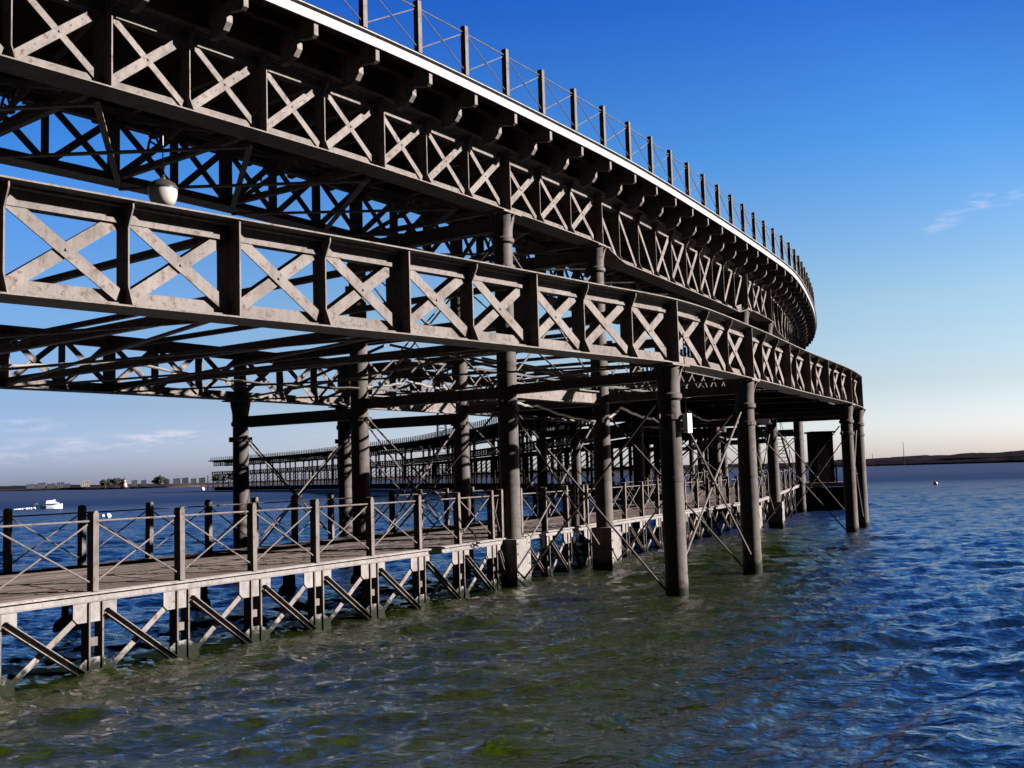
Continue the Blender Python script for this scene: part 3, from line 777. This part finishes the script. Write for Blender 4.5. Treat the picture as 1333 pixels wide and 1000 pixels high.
buoy(1019, 629, .55, PINK, 'hidden pink buoy behind the far platform') if False else None
buoy(1218, 631, .24, PINK, 'small pale pink buoy alone on the open water at right')
buoy(264, 638.2, .8, WHITE, 'tiny distant white buoy near the left end of the far pier')

def land(name, pts, width, hfun, mat, seed=0, step=12):
    """low strip of land: pts plan polyline of its waterline; rises away from the viewer"""
    c = Curve(pts, step); vs = []; fs = []; cols = [0, .03, .1, .25, .5, .8, 1]
    n = int(c.L/step)
    for i in range(n+1):
        t = c.L*i/n; h = hfun(t/c.L); P = c.xy(t); dr = np.array([P[0], P[1]])/np.linalg.norm(P)
        for k, f in enumerate(cols):
            q = P+dr*width*f; z = -.5 if k == 0 else h*(.35+.65*min(1, f*2.5))*(1+.35*noise.noise(Vector((q[0]*.02, q[1]*.02, seed)))+.25*noise.noise(Vector((q[0]*.09, q[1]*.09, seed))))
            vs.append((q[0], q[1], z))
    K = len(cols)
    for i in range(n):
        for k in range(K-1): fs.append((i*K+k, i*K+k+1, (i+1)*K+k+1, (i+1)*K+k)[::-1])
    m = MB(); m.add(vs, fs); o = m.build(name, mat, smooth=True); o['kind'] = 'structure'; return o
SCRUB, nt, b = new_mat('scrub_land'); p = world_pos(nt)
n1 = tex(nt, 'Noise', .06, 6, .65, p); n2 = tex(nt, 'Noise', .5, 4, .6, p)
c_ = mixc(nt, ramp(nt, n1.outputs[0], [(.4, (0, 0, 0)), (.62, (1, 1, 1))]), (.005, .0045, .008), (.013, .0095, .012))
nt.links.new(mixc(nt, ramp(nt, n2.outputs[0], [(.45, (.4, .4, .4)), (.6, (1, 1, 1))]), (.0025, .0025, .004), c_), b.inputs['Base Color']); b.inputs['Roughness'].default_value = .95; b.inputs['Specular IOR Level'].default_value = 0
SAND, nt, b = new_mat('muddy_sand'); p = world_pos(nt)
n1 = tex(nt, 'Noise', .03, 6, .65, p); nt.links.new(mixc(nt, ramp(nt, n1.outputs[0], [(.42, (0, 0, 0)), (.6, (1, 1, 1))]), (.007, .006, .007), (.025, .0185, .0175)), b.inputs['Base Color']); b.inputs['Roughness'].default_value = .95; b.inputs['Specular IOR Level'].default_value = 0
def pol(x, D):   # plan point in the direction of photo column x at distance D
    v = CAMM @ Vector(((x-666.5)/1400, -(600-500)/1400, -1)); v.z = 0; v.normalize(); return (v.x*D, v.y*D)
# right bank: dark scrub embankment and rising land behind
land('far_bank', [pol(960, 1500), pol(1080, 1350), pol(1200, 1180), pol(1333, 1050), pol(1500, 900), pol(1900, 800)], 60, lambda f: 3.4+1.2*f, SCRUB, 1, 8)
land('hill', [pol(930, 2700), pol(1129, 2500), pol(1250, 2400), pol(1333, 2300), pol(1600, 2300)], 500, lambda f: 9+17*f, SCRUB, 2, 25)
# left and centre bank
land('far_bank', [pol(-500, 1500), pol(-200, 1700), pol(0, 1900), pol(60, 1800), pol(140, 1150), pol(230, 1050), pol(330, 1250), pol(500, 1500), pol(700, 1600), pol(960, 1700)], 120, lambda f: 3.2, SAND, 3, 10)
land('hill', [pol(-500, 4500), pol(0, 4300), pol(350, 4200), pol(700, 4300), pol(1000, 4400)], 400, lambda f: 12+8*math.sin(f*9), SCRUB, 4, 40)

def far_tree(x, D, R, H, label, seed, group):
    P = pol(x, D); base = Vector((P[0], P[1], 1.5)); o = thing('tree', base, label, 'tree', group); rg = random.Random(seed)
    m = MB(); m.tube([base-Zv*2, base+Zv*H*.45+Vector((rg.uniform(-.4, .4), 0, 0)), base+Zv*H*.7], [.5, .35, .15], 7)
    for k in range(4): m.tube([base+Zv*H*(.35+.08*k), base+Zv*H*(.55+.08*k)+Vector((rg.uniform(-1, 1)*R*.6, rg.uniform(-1, 1)*R*.6, 0))], [.2, .08], 5)
    m.build('trunk', BARK, o); m = MB()
    cl = [(Vector((rg.uniform(-.75, .75)*R, rg.uniform(-.75, .75)*R, H*rg.uniform(.42, .85))), rg.uniform(.28, .5)*R) for _ in range(16)]
    for c, r_ in cl:
        for _ in range(130):
            d = Vector((rg.gauss(0, 1), rg.gauss(0, 1), rg.gauss(0, 1))).normalized(); q = base+c+d*r_*rg.uniform(.5, 1.05)
            a_ = Vector((rg.gauss(0, 1), rg.gauss(0, 1), rg.gauss(0, 1))).normalized()*rg.uniform(.3, .65); b_ = a_.cross(d).normalized()*rg.uniform(.25, .5)
            k = len(m.v); m.v += [tuple(q-a_), tuple(q+b_), tuple(q+a_), tuple(q-b_)]; m.f.append((k, k+1, k+2, k+3))
    m.build('crown', LEAF, o)
TG = 'dark trees on the far left bank'
tr = [(137, 1160, 4.6, 8.2, 'leftmost rounded dark tree of the clump left of the red beacon'), (144, 1175, 4.8, 9, 'second dark tree of the clump left of the beacon'), (151, 1168, 4.6, 9.6, 'third dark tree of the clump left of the beacon, its tallest'),
      (157, 1180, 3.6, 8.6, 'rightmost tree of the clump, nearest the red beacon'), (203, 1130, 4.6, 9.0, 'left tree of the pair right of the red beacon'), (210, 1120, 5.2, 10.6, 'taller right tree of the pair right of the red beacon'),
      (216, 1135, 3.2, 7.5, 'low tree leaning on the right of the tall pair tree'), (282, 1150, 4.8, 11.2, 'tree just left of the far pier end'), (290, 1160, 4.4, 10.0, 'tree seen behind the first columns of the far pier end'), (300, 1180, 4.5, 12.5, 'tall tree seen through the end of the far pier')]
for i, (x, D, R, H, lb) in enumerate(tr): far_tree(x, D, R, H, lb, 20+i, TG)

def block(x, D, w, h, mat, label, floors, dp=14):
    P = pol(x, D); c = Vector((P[0], P[1], 3)); d = Vector((c.x, c.y, 0)).normalized(); sd = Vector((d.y, -d.x, 0)); o = thing('apartment_block', c, label, 'building', 'distant blocks on the far left bank')
    m = MB(); m.box(c+Zv*(h/2-4), sd*w/2, d*dp/2, Zv*(h/2+4)); wl = m.build('wall', mat, o)
    m = MB(); m.box(c+Zv*(h+.5), sd*(w/2+.4), d*(dp/2+.4), Zv*.5); m.box(c+Zv*(h+2)+sd*w*.2, sd*w*.12, d*2, Zv*1); m.build('roof', mat, o)
    m = MB(); nc = max(3, int(w/4.5))
    for f in range(floors):
        for k in range(nc): m.box(c-d*(dp/2+.05)+sd*(-w/2+w*(k+.5)/nc)+Zv*(h*(f+.55)/floors), sd*w*.3/nc, d*.06, Zv*h*.26/floors)
    m.build('windows', DARKG, wl)
BL = [(40, 3300, 22, 20, 'low grey block left of the first tall pair on the far bank'), (48, 3350, 14, 18, 'small grey block squeezed beside the low left block'), (55, 3300, 20, 24, 'taller grey block, third from the left on the far bank'), (67, 3250, 22, 19, 'broad low grey block in the middle of the left row'), (79, 3280, 20, 24, 'grey block at the right end of the left row'),
      (88, 3400, 14, 18, 'narrow block just right of the left row'), (109, 2600, 12, 19, 'slim grey tower left of the cream building'), (114, 2500, 10, 21, 'bright cream building alone on the far bank'), (175, 3400, 16, 25, 'grey tower just right of the red beacon'), (187, 3450, 15, 24, 'second grey tower right of the red beacon'), (230, 3300, 20, 27, 'broad tower right of the tall tree pair'), (241, 3350, 18, 29, 'tallest tower right of the tree pair'),
      (252, 3400, 16, 25, 'grey tower, second from the right before the far pier'), (263, 3350, 18, 27, 'last grey tower before the far pier end')]
for i, (x, D, w, h, lb) in enumerate(BL): block(x, D, w, h*.62, CREAM if 'cream' in lb else (BLOCK if i % 2 else BLOCKP), lb, 6)
# beacon
P = pol(162, 1060); bc = Vector((P[0], P[1], 0)); be = thing('beacon', bc, 'small red and white banded beacon tower at the water edge of the far bank', 'beacon')
m = MB(); m.ring([(4.2, -1), (4, 1.6), (3.6, 1.8)], bc, 16); m.build('base', SCRUB, be)
m = MB(); m.ring([(3.2, 1.8), (3.0, 3.2)], bc, 14); m.build('tower_band', REDP, be); m = MB(); m.ring([(2.2, 3.21), (2.0, 5.2)], bc, 14); m.build('tower_band', WHITEP, be, label='white band of the tower')
m = MB(); m.ring([(2.0, 5.21), (1.8, 6.6), (2.4, 6.7), (2.4, 7.0)], bc, 14); m.build('tower_band', REDP, be); m = MB(); m.ring([(1.3, 7.01), (1.3, 8.4)], bc, 12); m.build('lantern', WHITEP, be)
m = MB(); m.ring([(1.5, 8.41), (.2, 9.3), (.12, 12.5)], bc, 12); m.build('cap', DARKG, be)
# lattice tower and masts
def pylon(x, D, H, W, label, cat='tower'):
    P = pol(x, D); b0 = Vector((P[0], P[1], 2)); o = thing('lattice_tower', b0, label, cat); n = 9; m = MB(); wf = lambda f: W*(1-.62*f)
    for sx, sy in ((-1, -1), (1, -1), (1, 1), (-1, 1)):
        m2 = MB()
        m2.bar(b0+Vector((sx, sy, 0))*W/2-Zv*3, b0+Vector((sx*wf(1)/2, sy*wf(1)/2, H)), .35, .35); m2.build('tower_leg', FARI, o)
    cs = ((-1, -1), (1, -1), (1, 1), (-1, 1))
    for i in range(n):
        f0, f1 = i/n, (i+1)/n
        for j in range(4):
            a0, a1 = cs[j], cs[(j+1) % 4]
            p = lambda c, f: b0+Vector((c[0]*wf(f)/2, c[1]*wf(f)/2, H*f))
            m.bar(p(a0, f0), p(a1, f1), .2, .2); m.bar(p(a1, f0), p(a0, f1), .2, .2); m.bar(p(a0, f1), p(a1, f1), .2, .2)
    m.build('lattice', FARI, o)
    m = MB()
    for f in (.82, .91, .985): m.bar(b0+Vector((-W*.9, 0, H*f)), b0+Vector((W*.9, 0, H*f)), .4, .5)
    m.build('cross_arm', FARI, o)
pylon(576, 560, 58, 6.4, 'dark lattice tower rising behind the distant pier deck')
for x, H, lb in ((1177, 24, 'thin mast rising from the right bank'), (1136, 13, 'shorter faint mast on the right bank beside the pier end')):
    P = pol(x, 1150); c = Vector((P[0], P[1], 0)); o = thing('mast', c, lb, 'mast'); m = MB(); m.ring([(.5, 0), (.28, H*.6), (.15, H)], c, 8); m.build('pole', FARI, o)
    m = MB(); m.bar(c+Vector((-1.2, 0, H*.9)), c+Vector((1.2, 0, H*.9)), .15, .15); m.build('spreader', FARI, o)

# ================================================================= WATER
def water():
    # rows of rings around the bay, finer near the shore where the photographer stood
    na = 760; r_ = [.4, .8, 1.4, 2.2, 3.1, 4.0]; 
    while r_[-1] < 7000: r_.append(r_[-1]*(1.0048 if r_[-1] < 120 else (1.012 if r_[-1] < 900 else 1.05)))
    r_ = np.array(r_); a1 = np.linspace(-34, 34, na); a2 = np.concatenate([np.linspace(-180, -92, 23), np.linspace(-88, -34.5, 60), a1, np.linspace(34.5, 88, 60), np.linspace(92, 180, 23)])
    A, R = np.meshgrid(np.radians(a2), r_); X = R*np.sin(A); Y = R*np.cos(A); Z = np.zeros_like(X)
    dr = np.gradient(r_)[:, None]*np.ones_like(X)
    rg = np.random.RandomState(11)
    warpx = .6*np.sin(X*.31+Y*.17)+.5*np.sin(Y*.43-X*.11+2); warpy = .6*np.sin(X*.23-Y*.29+1)+.5*np.sin(X*.37+.7)
    for k in range(76):
        lam = .32*(1.0485**k) ; th = math.radians(-78+rg.normal()*27); kx, ky = math.cos(th)*2*math.pi/lam, math.sin(th)*2*math.pi/lam
        amp = .0100*lam**.74 if lam < 2.5 else .0100*2.5**.74*(2.5/lam)**.35; amp *= rg.uniform(.5, 1.3)
        att = np.clip((lam/dr-2.6)/3, 0, 1)
        if att.max() <= 0: continue
        ph = rg.uniform(0, 6.28); w = kx*(X+warpx*.4)+ky*(Y+warpy*.4)+ph; s = np.sin(w)
        gp = .65+.5*np.sin(X*rg.uniform(.05, .35)+Y*rg.uniform(-.3, .3)+rg.uniform(0, 6))
        Z += att*amp*gp*(1-2*np.abs(s)**1.3*.5-.0+ .9*(1-np.abs(np.sin(w/2)))**2-.62)*.95
    ok = np.clip((R-4)/4, 0, 1); Z = Z*ok
    n0, n1 = X.shape; V = np.stack([X, Y, Z], -1).reshape(-1, 3).astype(np.float32)
    i = np.arange(n0*n1).reshape(n0, n1); q = np.stack([i[:-1, :-1], i[:-1, 1:], i[1:, 1:], i[1:, :-1]], -1).reshape(-1, 4)[:, ::-1]
    me = bpy.data.meshes.new('water'); me.vertices.add(len(V)); me.vertices.foreach_set('co', V.ravel())
    me.loops.add(q.size); me.loops.foreach_set('vertex_index', q.ravel().astype(np.int32)); me.polygons.add(len(q))
    me.polygons.foreach_set('loop_start', np.arange(0, q.size, 4, dtype=np.int32)); me.polygons.foreach_set('loop_total', np.full(len(q), 4, dtype=np.int32))
    me.update(calc_edges=True); me.shade_smooth(); return me
me = water()
W, nt, b = new_mat('river_water'); p = world_pos(nt)
sep = nt.nodes.new('ShaderNodeSeparateXYZ'); nt.links.new(p, sep.inputs[0])
def math_(op, a, b2=None, cl=False):
    m_ = nt.nodes.new('ShaderNodeMath'); m_.operation = op; m_.use_clamp = cl
    for i, v in enumerate((a, b2)):
        if v is None: continue
        if isinstance(v, (int, float)): m_.inputs[i].default_value = v
        else: nt.links.new(v, m_.inputs[i])
    return m_.outputs[0]
# shallow green algae-rich water close to the walkway, deep blue further out
mp0 = nt.nodes.new('ShaderNodeMapping'); mp0.inputs['Scale'].default_value = (.55, 1.5, 1); nt.links.new(p, mp0.inputs[0])
nz = tex(nt, 'Noise', .16, 4, .6, p); nf = tex(nt, 'Noise', 1.0, 8, .72, mp0.outputs[0])
# signed side: x - line; shallow strip lies roughly along the line of the outer columns
side = math_('SUBTRACT', sep.outputs[0], math_('MULTIPLY', sep.outputs[1], .30))
side = math_('ADD', side, math_('MULTIPLY', math_('SUBTRACT', nz.outputs[0], .5), 9))
sh = nt.nodes.new('ShaderNodeMapRange'); sh.inputs[1].default_value = -1.8; sh.inputs[2].default_value = 1.6; sh.inputs[3].default_value = 1; sh.inputs[4].default_value = 0; nt.links.new(side, sh.inputs[0])
fo = nt.nodes.new('ShaderNodeMapRange'); fo.inputs[1].default_value = 42; fo.inputs[2].default_value = 62; fo.inputs[3].default_value = 1; fo.inputs[4].default_value = 0; nt.links.new(sep.outputs[1], fo.inputs[0])
# beyond the walkway the channel is deep again
lf = math_('SUBTRACT', math_('ADD', sep.outputs[0], 15.4), math_('MULTIPLY', sep.outputs[1], .60))
lm = nt.nodes.new('ShaderNodeMapRange'); lm.inputs[1].default_value = -2.2; lm.inputs[2].default_value = 0.2; nt.links.new(lf, lm.inputs[0])
shal = math_('MULTIPLY', math_('MULTIPLY', sh.outputs[0], fo.outputs[0]), lm.outputs[0])
gr = mixc(nt, ramp(nt, nf.outputs[0], [(.32, (0, 0, 0)), (.68, (1, 1, 1))]), (.0045, .0070, .0012), (.0100, .0165, .0008))
col = mixc(nt, shal, (.0018, .0068, .0275), gr)
nt.links.new(col, b.inputs['Base Color'])
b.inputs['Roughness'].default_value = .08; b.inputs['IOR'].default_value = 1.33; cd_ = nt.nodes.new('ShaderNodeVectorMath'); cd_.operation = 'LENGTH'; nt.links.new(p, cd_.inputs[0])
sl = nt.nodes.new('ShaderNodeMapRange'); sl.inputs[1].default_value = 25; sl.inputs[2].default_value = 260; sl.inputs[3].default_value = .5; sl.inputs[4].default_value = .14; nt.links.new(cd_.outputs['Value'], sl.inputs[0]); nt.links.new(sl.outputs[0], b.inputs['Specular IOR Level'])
mp = nt.nodes.new('ShaderNodeMapping'); mp.inputs['Scale'].default_value = (.8, 1.9, 1); mp.inputs['Rotation'].default_value = (0, 0, .15); nt.links.new(p, mp.inputs[0])
b1 = tex(nt, 'Noise', 5.5, 5, .6, mp.outputs[0]); b2 = tex(nt, 'Noise', .9, 4, .6, mp.outputs[0])
b3 = tex(nt, 'Noise', 17, 3, .6, mp.outputs[0])
h = math_('ADD', math_('ADD', math_('MULTIPLY', b3.outputs[0], .011), math_('MULTIPLY', b1.outputs[0], .036)), math_('MULTIPLY', b2.outputs[0], .22))
bm = nt.nodes.new('ShaderNodeBump'); bm.inputs['Strength'].default_value = .85; bm.inputs['Distance'].default_value = 1.0; nt.links.new(h, bm.inputs['Height']); nt.links.new(bm.outputs[0], b.inputs['Normal'])
# effective reflectance of a wind-roughened surface drops with distance: wave faces hide the flat grazing parts
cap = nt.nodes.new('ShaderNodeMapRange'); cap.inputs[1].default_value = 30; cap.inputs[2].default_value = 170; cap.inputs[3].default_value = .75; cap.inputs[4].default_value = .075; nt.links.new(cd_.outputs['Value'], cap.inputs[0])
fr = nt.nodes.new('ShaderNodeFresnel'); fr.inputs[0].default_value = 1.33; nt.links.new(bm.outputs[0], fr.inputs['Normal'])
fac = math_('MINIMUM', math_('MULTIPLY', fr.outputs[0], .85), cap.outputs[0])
dif = nt.nodes.new('ShaderNodeBsdfDiffuse'); nt.links.new(col, dif.inputs[0]); nt.links.new(bm.outputs[0], dif.inputs['Normal'])
gl = nt.nodes.new('ShaderNodeBsdfGlossy'); nt.links.new(bm.outputs[0], gl.inputs['Normal'])
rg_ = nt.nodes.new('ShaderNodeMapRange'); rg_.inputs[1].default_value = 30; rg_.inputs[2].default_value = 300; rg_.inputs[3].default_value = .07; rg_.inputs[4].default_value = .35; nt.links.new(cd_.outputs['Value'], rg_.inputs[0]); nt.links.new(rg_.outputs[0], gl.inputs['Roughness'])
ms = nt.nodes.new('ShaderNodeMixShader'); nt.links.new(fac, ms.inputs[0]); nt.links.new(dif.outputs[0], ms.inputs[1]); nt.links.new(gl.outputs[0], ms.inputs[2])
nt.links.new(ms.outputs[0], [n for n in nt.nodes if n.type == 'OUTPUT_MATERIAL'][0].inputs[0])
me.materials.append(W); wo = bpy.data.objects.new('water', me); C.objects.link(wo); wo['kind'] = 'structure'
m = MB(); m.abox(-6900, 6900, -6900, 6990, -9, -6); bed = m.build('riverbed', SCRUB); bed['kind'] = 'structure'

# ================================================================= SKY, SUN, CAMERA
az = Vector((.995, .0, 0)).normalized(); el = math.radians(22)
sd = Vector((az.x*math.cos(el), az.y*math.cos(el), math.sin(el)))
L = bpy.data.lights.new('sun', 'SUN'); L.energy = 5; L.angle = math.radians(.5); L.color = (1, .95, .89)
lo = bpy.data.objects.new('sun', L); C.objects.link(lo); lo.rotation_euler = (-sd).to_track_quat('-Z', 'Y').to_euler()
w = bpy.data.worlds.new('World'); bpy.context.scene.world = w; w.use_nodes = True; nt = w.node_tree; nt.nodes.clear()
out = nt.nodes.new('ShaderNodeOutputWorld'); bg = nt.nodes.new('ShaderNodeBackground'); nt.links.new(bg.outputs[0], out.inputs[0])
sk = nt.nodes.new('ShaderNodeTexSky'); sk.sky_type = 'NISHITA'; sk.sun_disc = False; sk.sun_elevation = el
sk.sun_rotation = math.atan2(sd.x, sd.y); sk.air_density = 1.0; sk.dust_density = 1.0; sk.ozone_density = 3
tc = nt.nodes.new('ShaderNodeTexCoord'); sp = nt.nodes.new('ShaderNodeSeparateXYZ'); nt.links.new(tc.outputs['Generated'], sp.inputs[0])
rp = ramp(nt, sp.outputs[2], [(0, (0.555, 0.535, 0.68)), (.03, (0.53, 0.52, 0.655)), (.07, (0.42, 0.40, 0.44)), (.145, (0.37, 0.40, 0.405)), (.28, (0.135, 0.315, 0.49)), (.41, (0.05, 0.19, 0.48)), (.6, (0.045, 0.10, 0.20)), (1, (0.03, 0.05, 0.09))])
lt = nt.nodes.new('ShaderNodeMapRange'); lt.inputs[1].default_value = .12; lt.inputs[2].default_value = -.42; nt.links.new(sp.outputs[0], lt.inputs[0])
lowc = ramp(nt, sp.outputs[2], [(0, (.53, .60, .82)), (.06, (.58, .68, .93)), (.16, (.62, .78, 1.05)), (.3, (.8, .93, 1.05))])
rp = mixc(nt, 1.0, rp, mixc(nt, lt.outputs[0], (1.0, 1.0, 1.0), lowc), 'MULTIPLY')
col = mixc(nt, 1.0, sk.outputs[0], rp, 'MULTIPLY')
# thin wisps of cloud low on the left and two small ones on the right
mp = nt.nodes.new('ShaderNodeMapping'); mp.inputs['Scale'].default_value = (4, 4, 22); nt.links.new(tc.outputs['Generated'], mp.inputs[0])
cn = tex(nt, 'Noise', 9, 8, .68, mp.outputs[0]); cf = ramp(nt, cn.outputs[0], [(.44, (0, 0, 0)), (.66, (1, 1, 1))])
def wm(op, a, b2=None, cl=False):
    m_ = nt.nodes.new('ShaderNodeMath'); m_.operation = op; m_.use_clamp = cl
    for i_, v in enumerate((a, b2)):
        if v is None: continue
        if isinstance(v, (int, float)): m_.inputs[i_].default_value = v
        else: nt.links.new(v, m_.inputs[i_])
    return m_.outputs[0]
tot = None
for (qx, qy, wx, wz_, slope, am) in ((120, 579, .13, .011, .05, .30), (215, 567, .035, .0055, .05, .45), (36, 553, .03, .008, 0, .30), (30, 598, .07, .008, .0, .15), (500, 560, .10, .008, 0, .15), (1234, 286, .022, .009, .35, .28), (1277, 262, .015, .008, 0, .40), (1321, 257, .014, .008, .3, .28), (1170, 395, .06, .014, 0, .08)):
    v = (CAMM @ Vector(((qx-666.5)/1400, -(qy-500)/1400, -1))).normalized()
    dx = wm('SUBTRACT', sp.outputs[0], v.x); dz = wm('SUBTRACT', wm('SUBTRACT', sp.outputs[2], v.z), wm('MULTIPLY', dx, slope))
    d2 = wm('ADD', wm('POWER', wm('ABSOLUTE', wm('DIVIDE', dx, wx)), 2), wm('POWER', wm('ABSOLUTE', wm('DIVIDE', dz, wz_)), 2))
    g_ = wm('MULTIPLY', wm('SUBTRACT', 1, d2, True), am); tot = g_ if tot is None else wm('ADD', tot, g_)
front = wm('GREATER_THAN', sp.outputs[1], 0)
cm2 = wm('MULTIPLY', wm('MULTIPLY', tot, cf), front, True)
col = mixc(nt, cm2, col, (2.6, 2.2, 2.6))
bk = nt.nodes.new('ShaderNodeMapRange'); bk.inputs[1].default_value = .58; bk.inputs[2].default_value = .88; bk.inputs[3].default_value = .05; bk.inputs[4].default_value = 1; nt.links.new(sp.outputs[1], bk.inputs[0])  # sky dimmed away from straight ahead so it fills the shadows less
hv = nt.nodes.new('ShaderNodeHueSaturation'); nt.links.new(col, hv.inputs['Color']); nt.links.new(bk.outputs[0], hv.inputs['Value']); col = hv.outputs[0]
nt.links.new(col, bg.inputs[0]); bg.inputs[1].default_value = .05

cam = bpy.data.cameras.new('camera'); co = bpy.data.objects.new('camera', cam); C.objects.link(co)
cam.sensor_width = 36; cam.lens = 36*1400/1333; cam.clip_start = .1; cam.clip_end = 12000
co.matrix_world = Matrix.Translation((0, 0, EYE)) @ CAMM.to_4x4()
sc = bpy.context.scene; sc.camera = co
sc.render.engine = 'CYCLES'; sc.cycles.caustics_reflective = False; sc.cycles.caustics_refractive = False; sc.cycles.diffuse_bounces = 2
sc.view_settings.view_transform = 'Standard'; sc.view_settings.look = 'None'; sc.view_settings.exposure = 3.0; sc.view_settings.gamma = 1
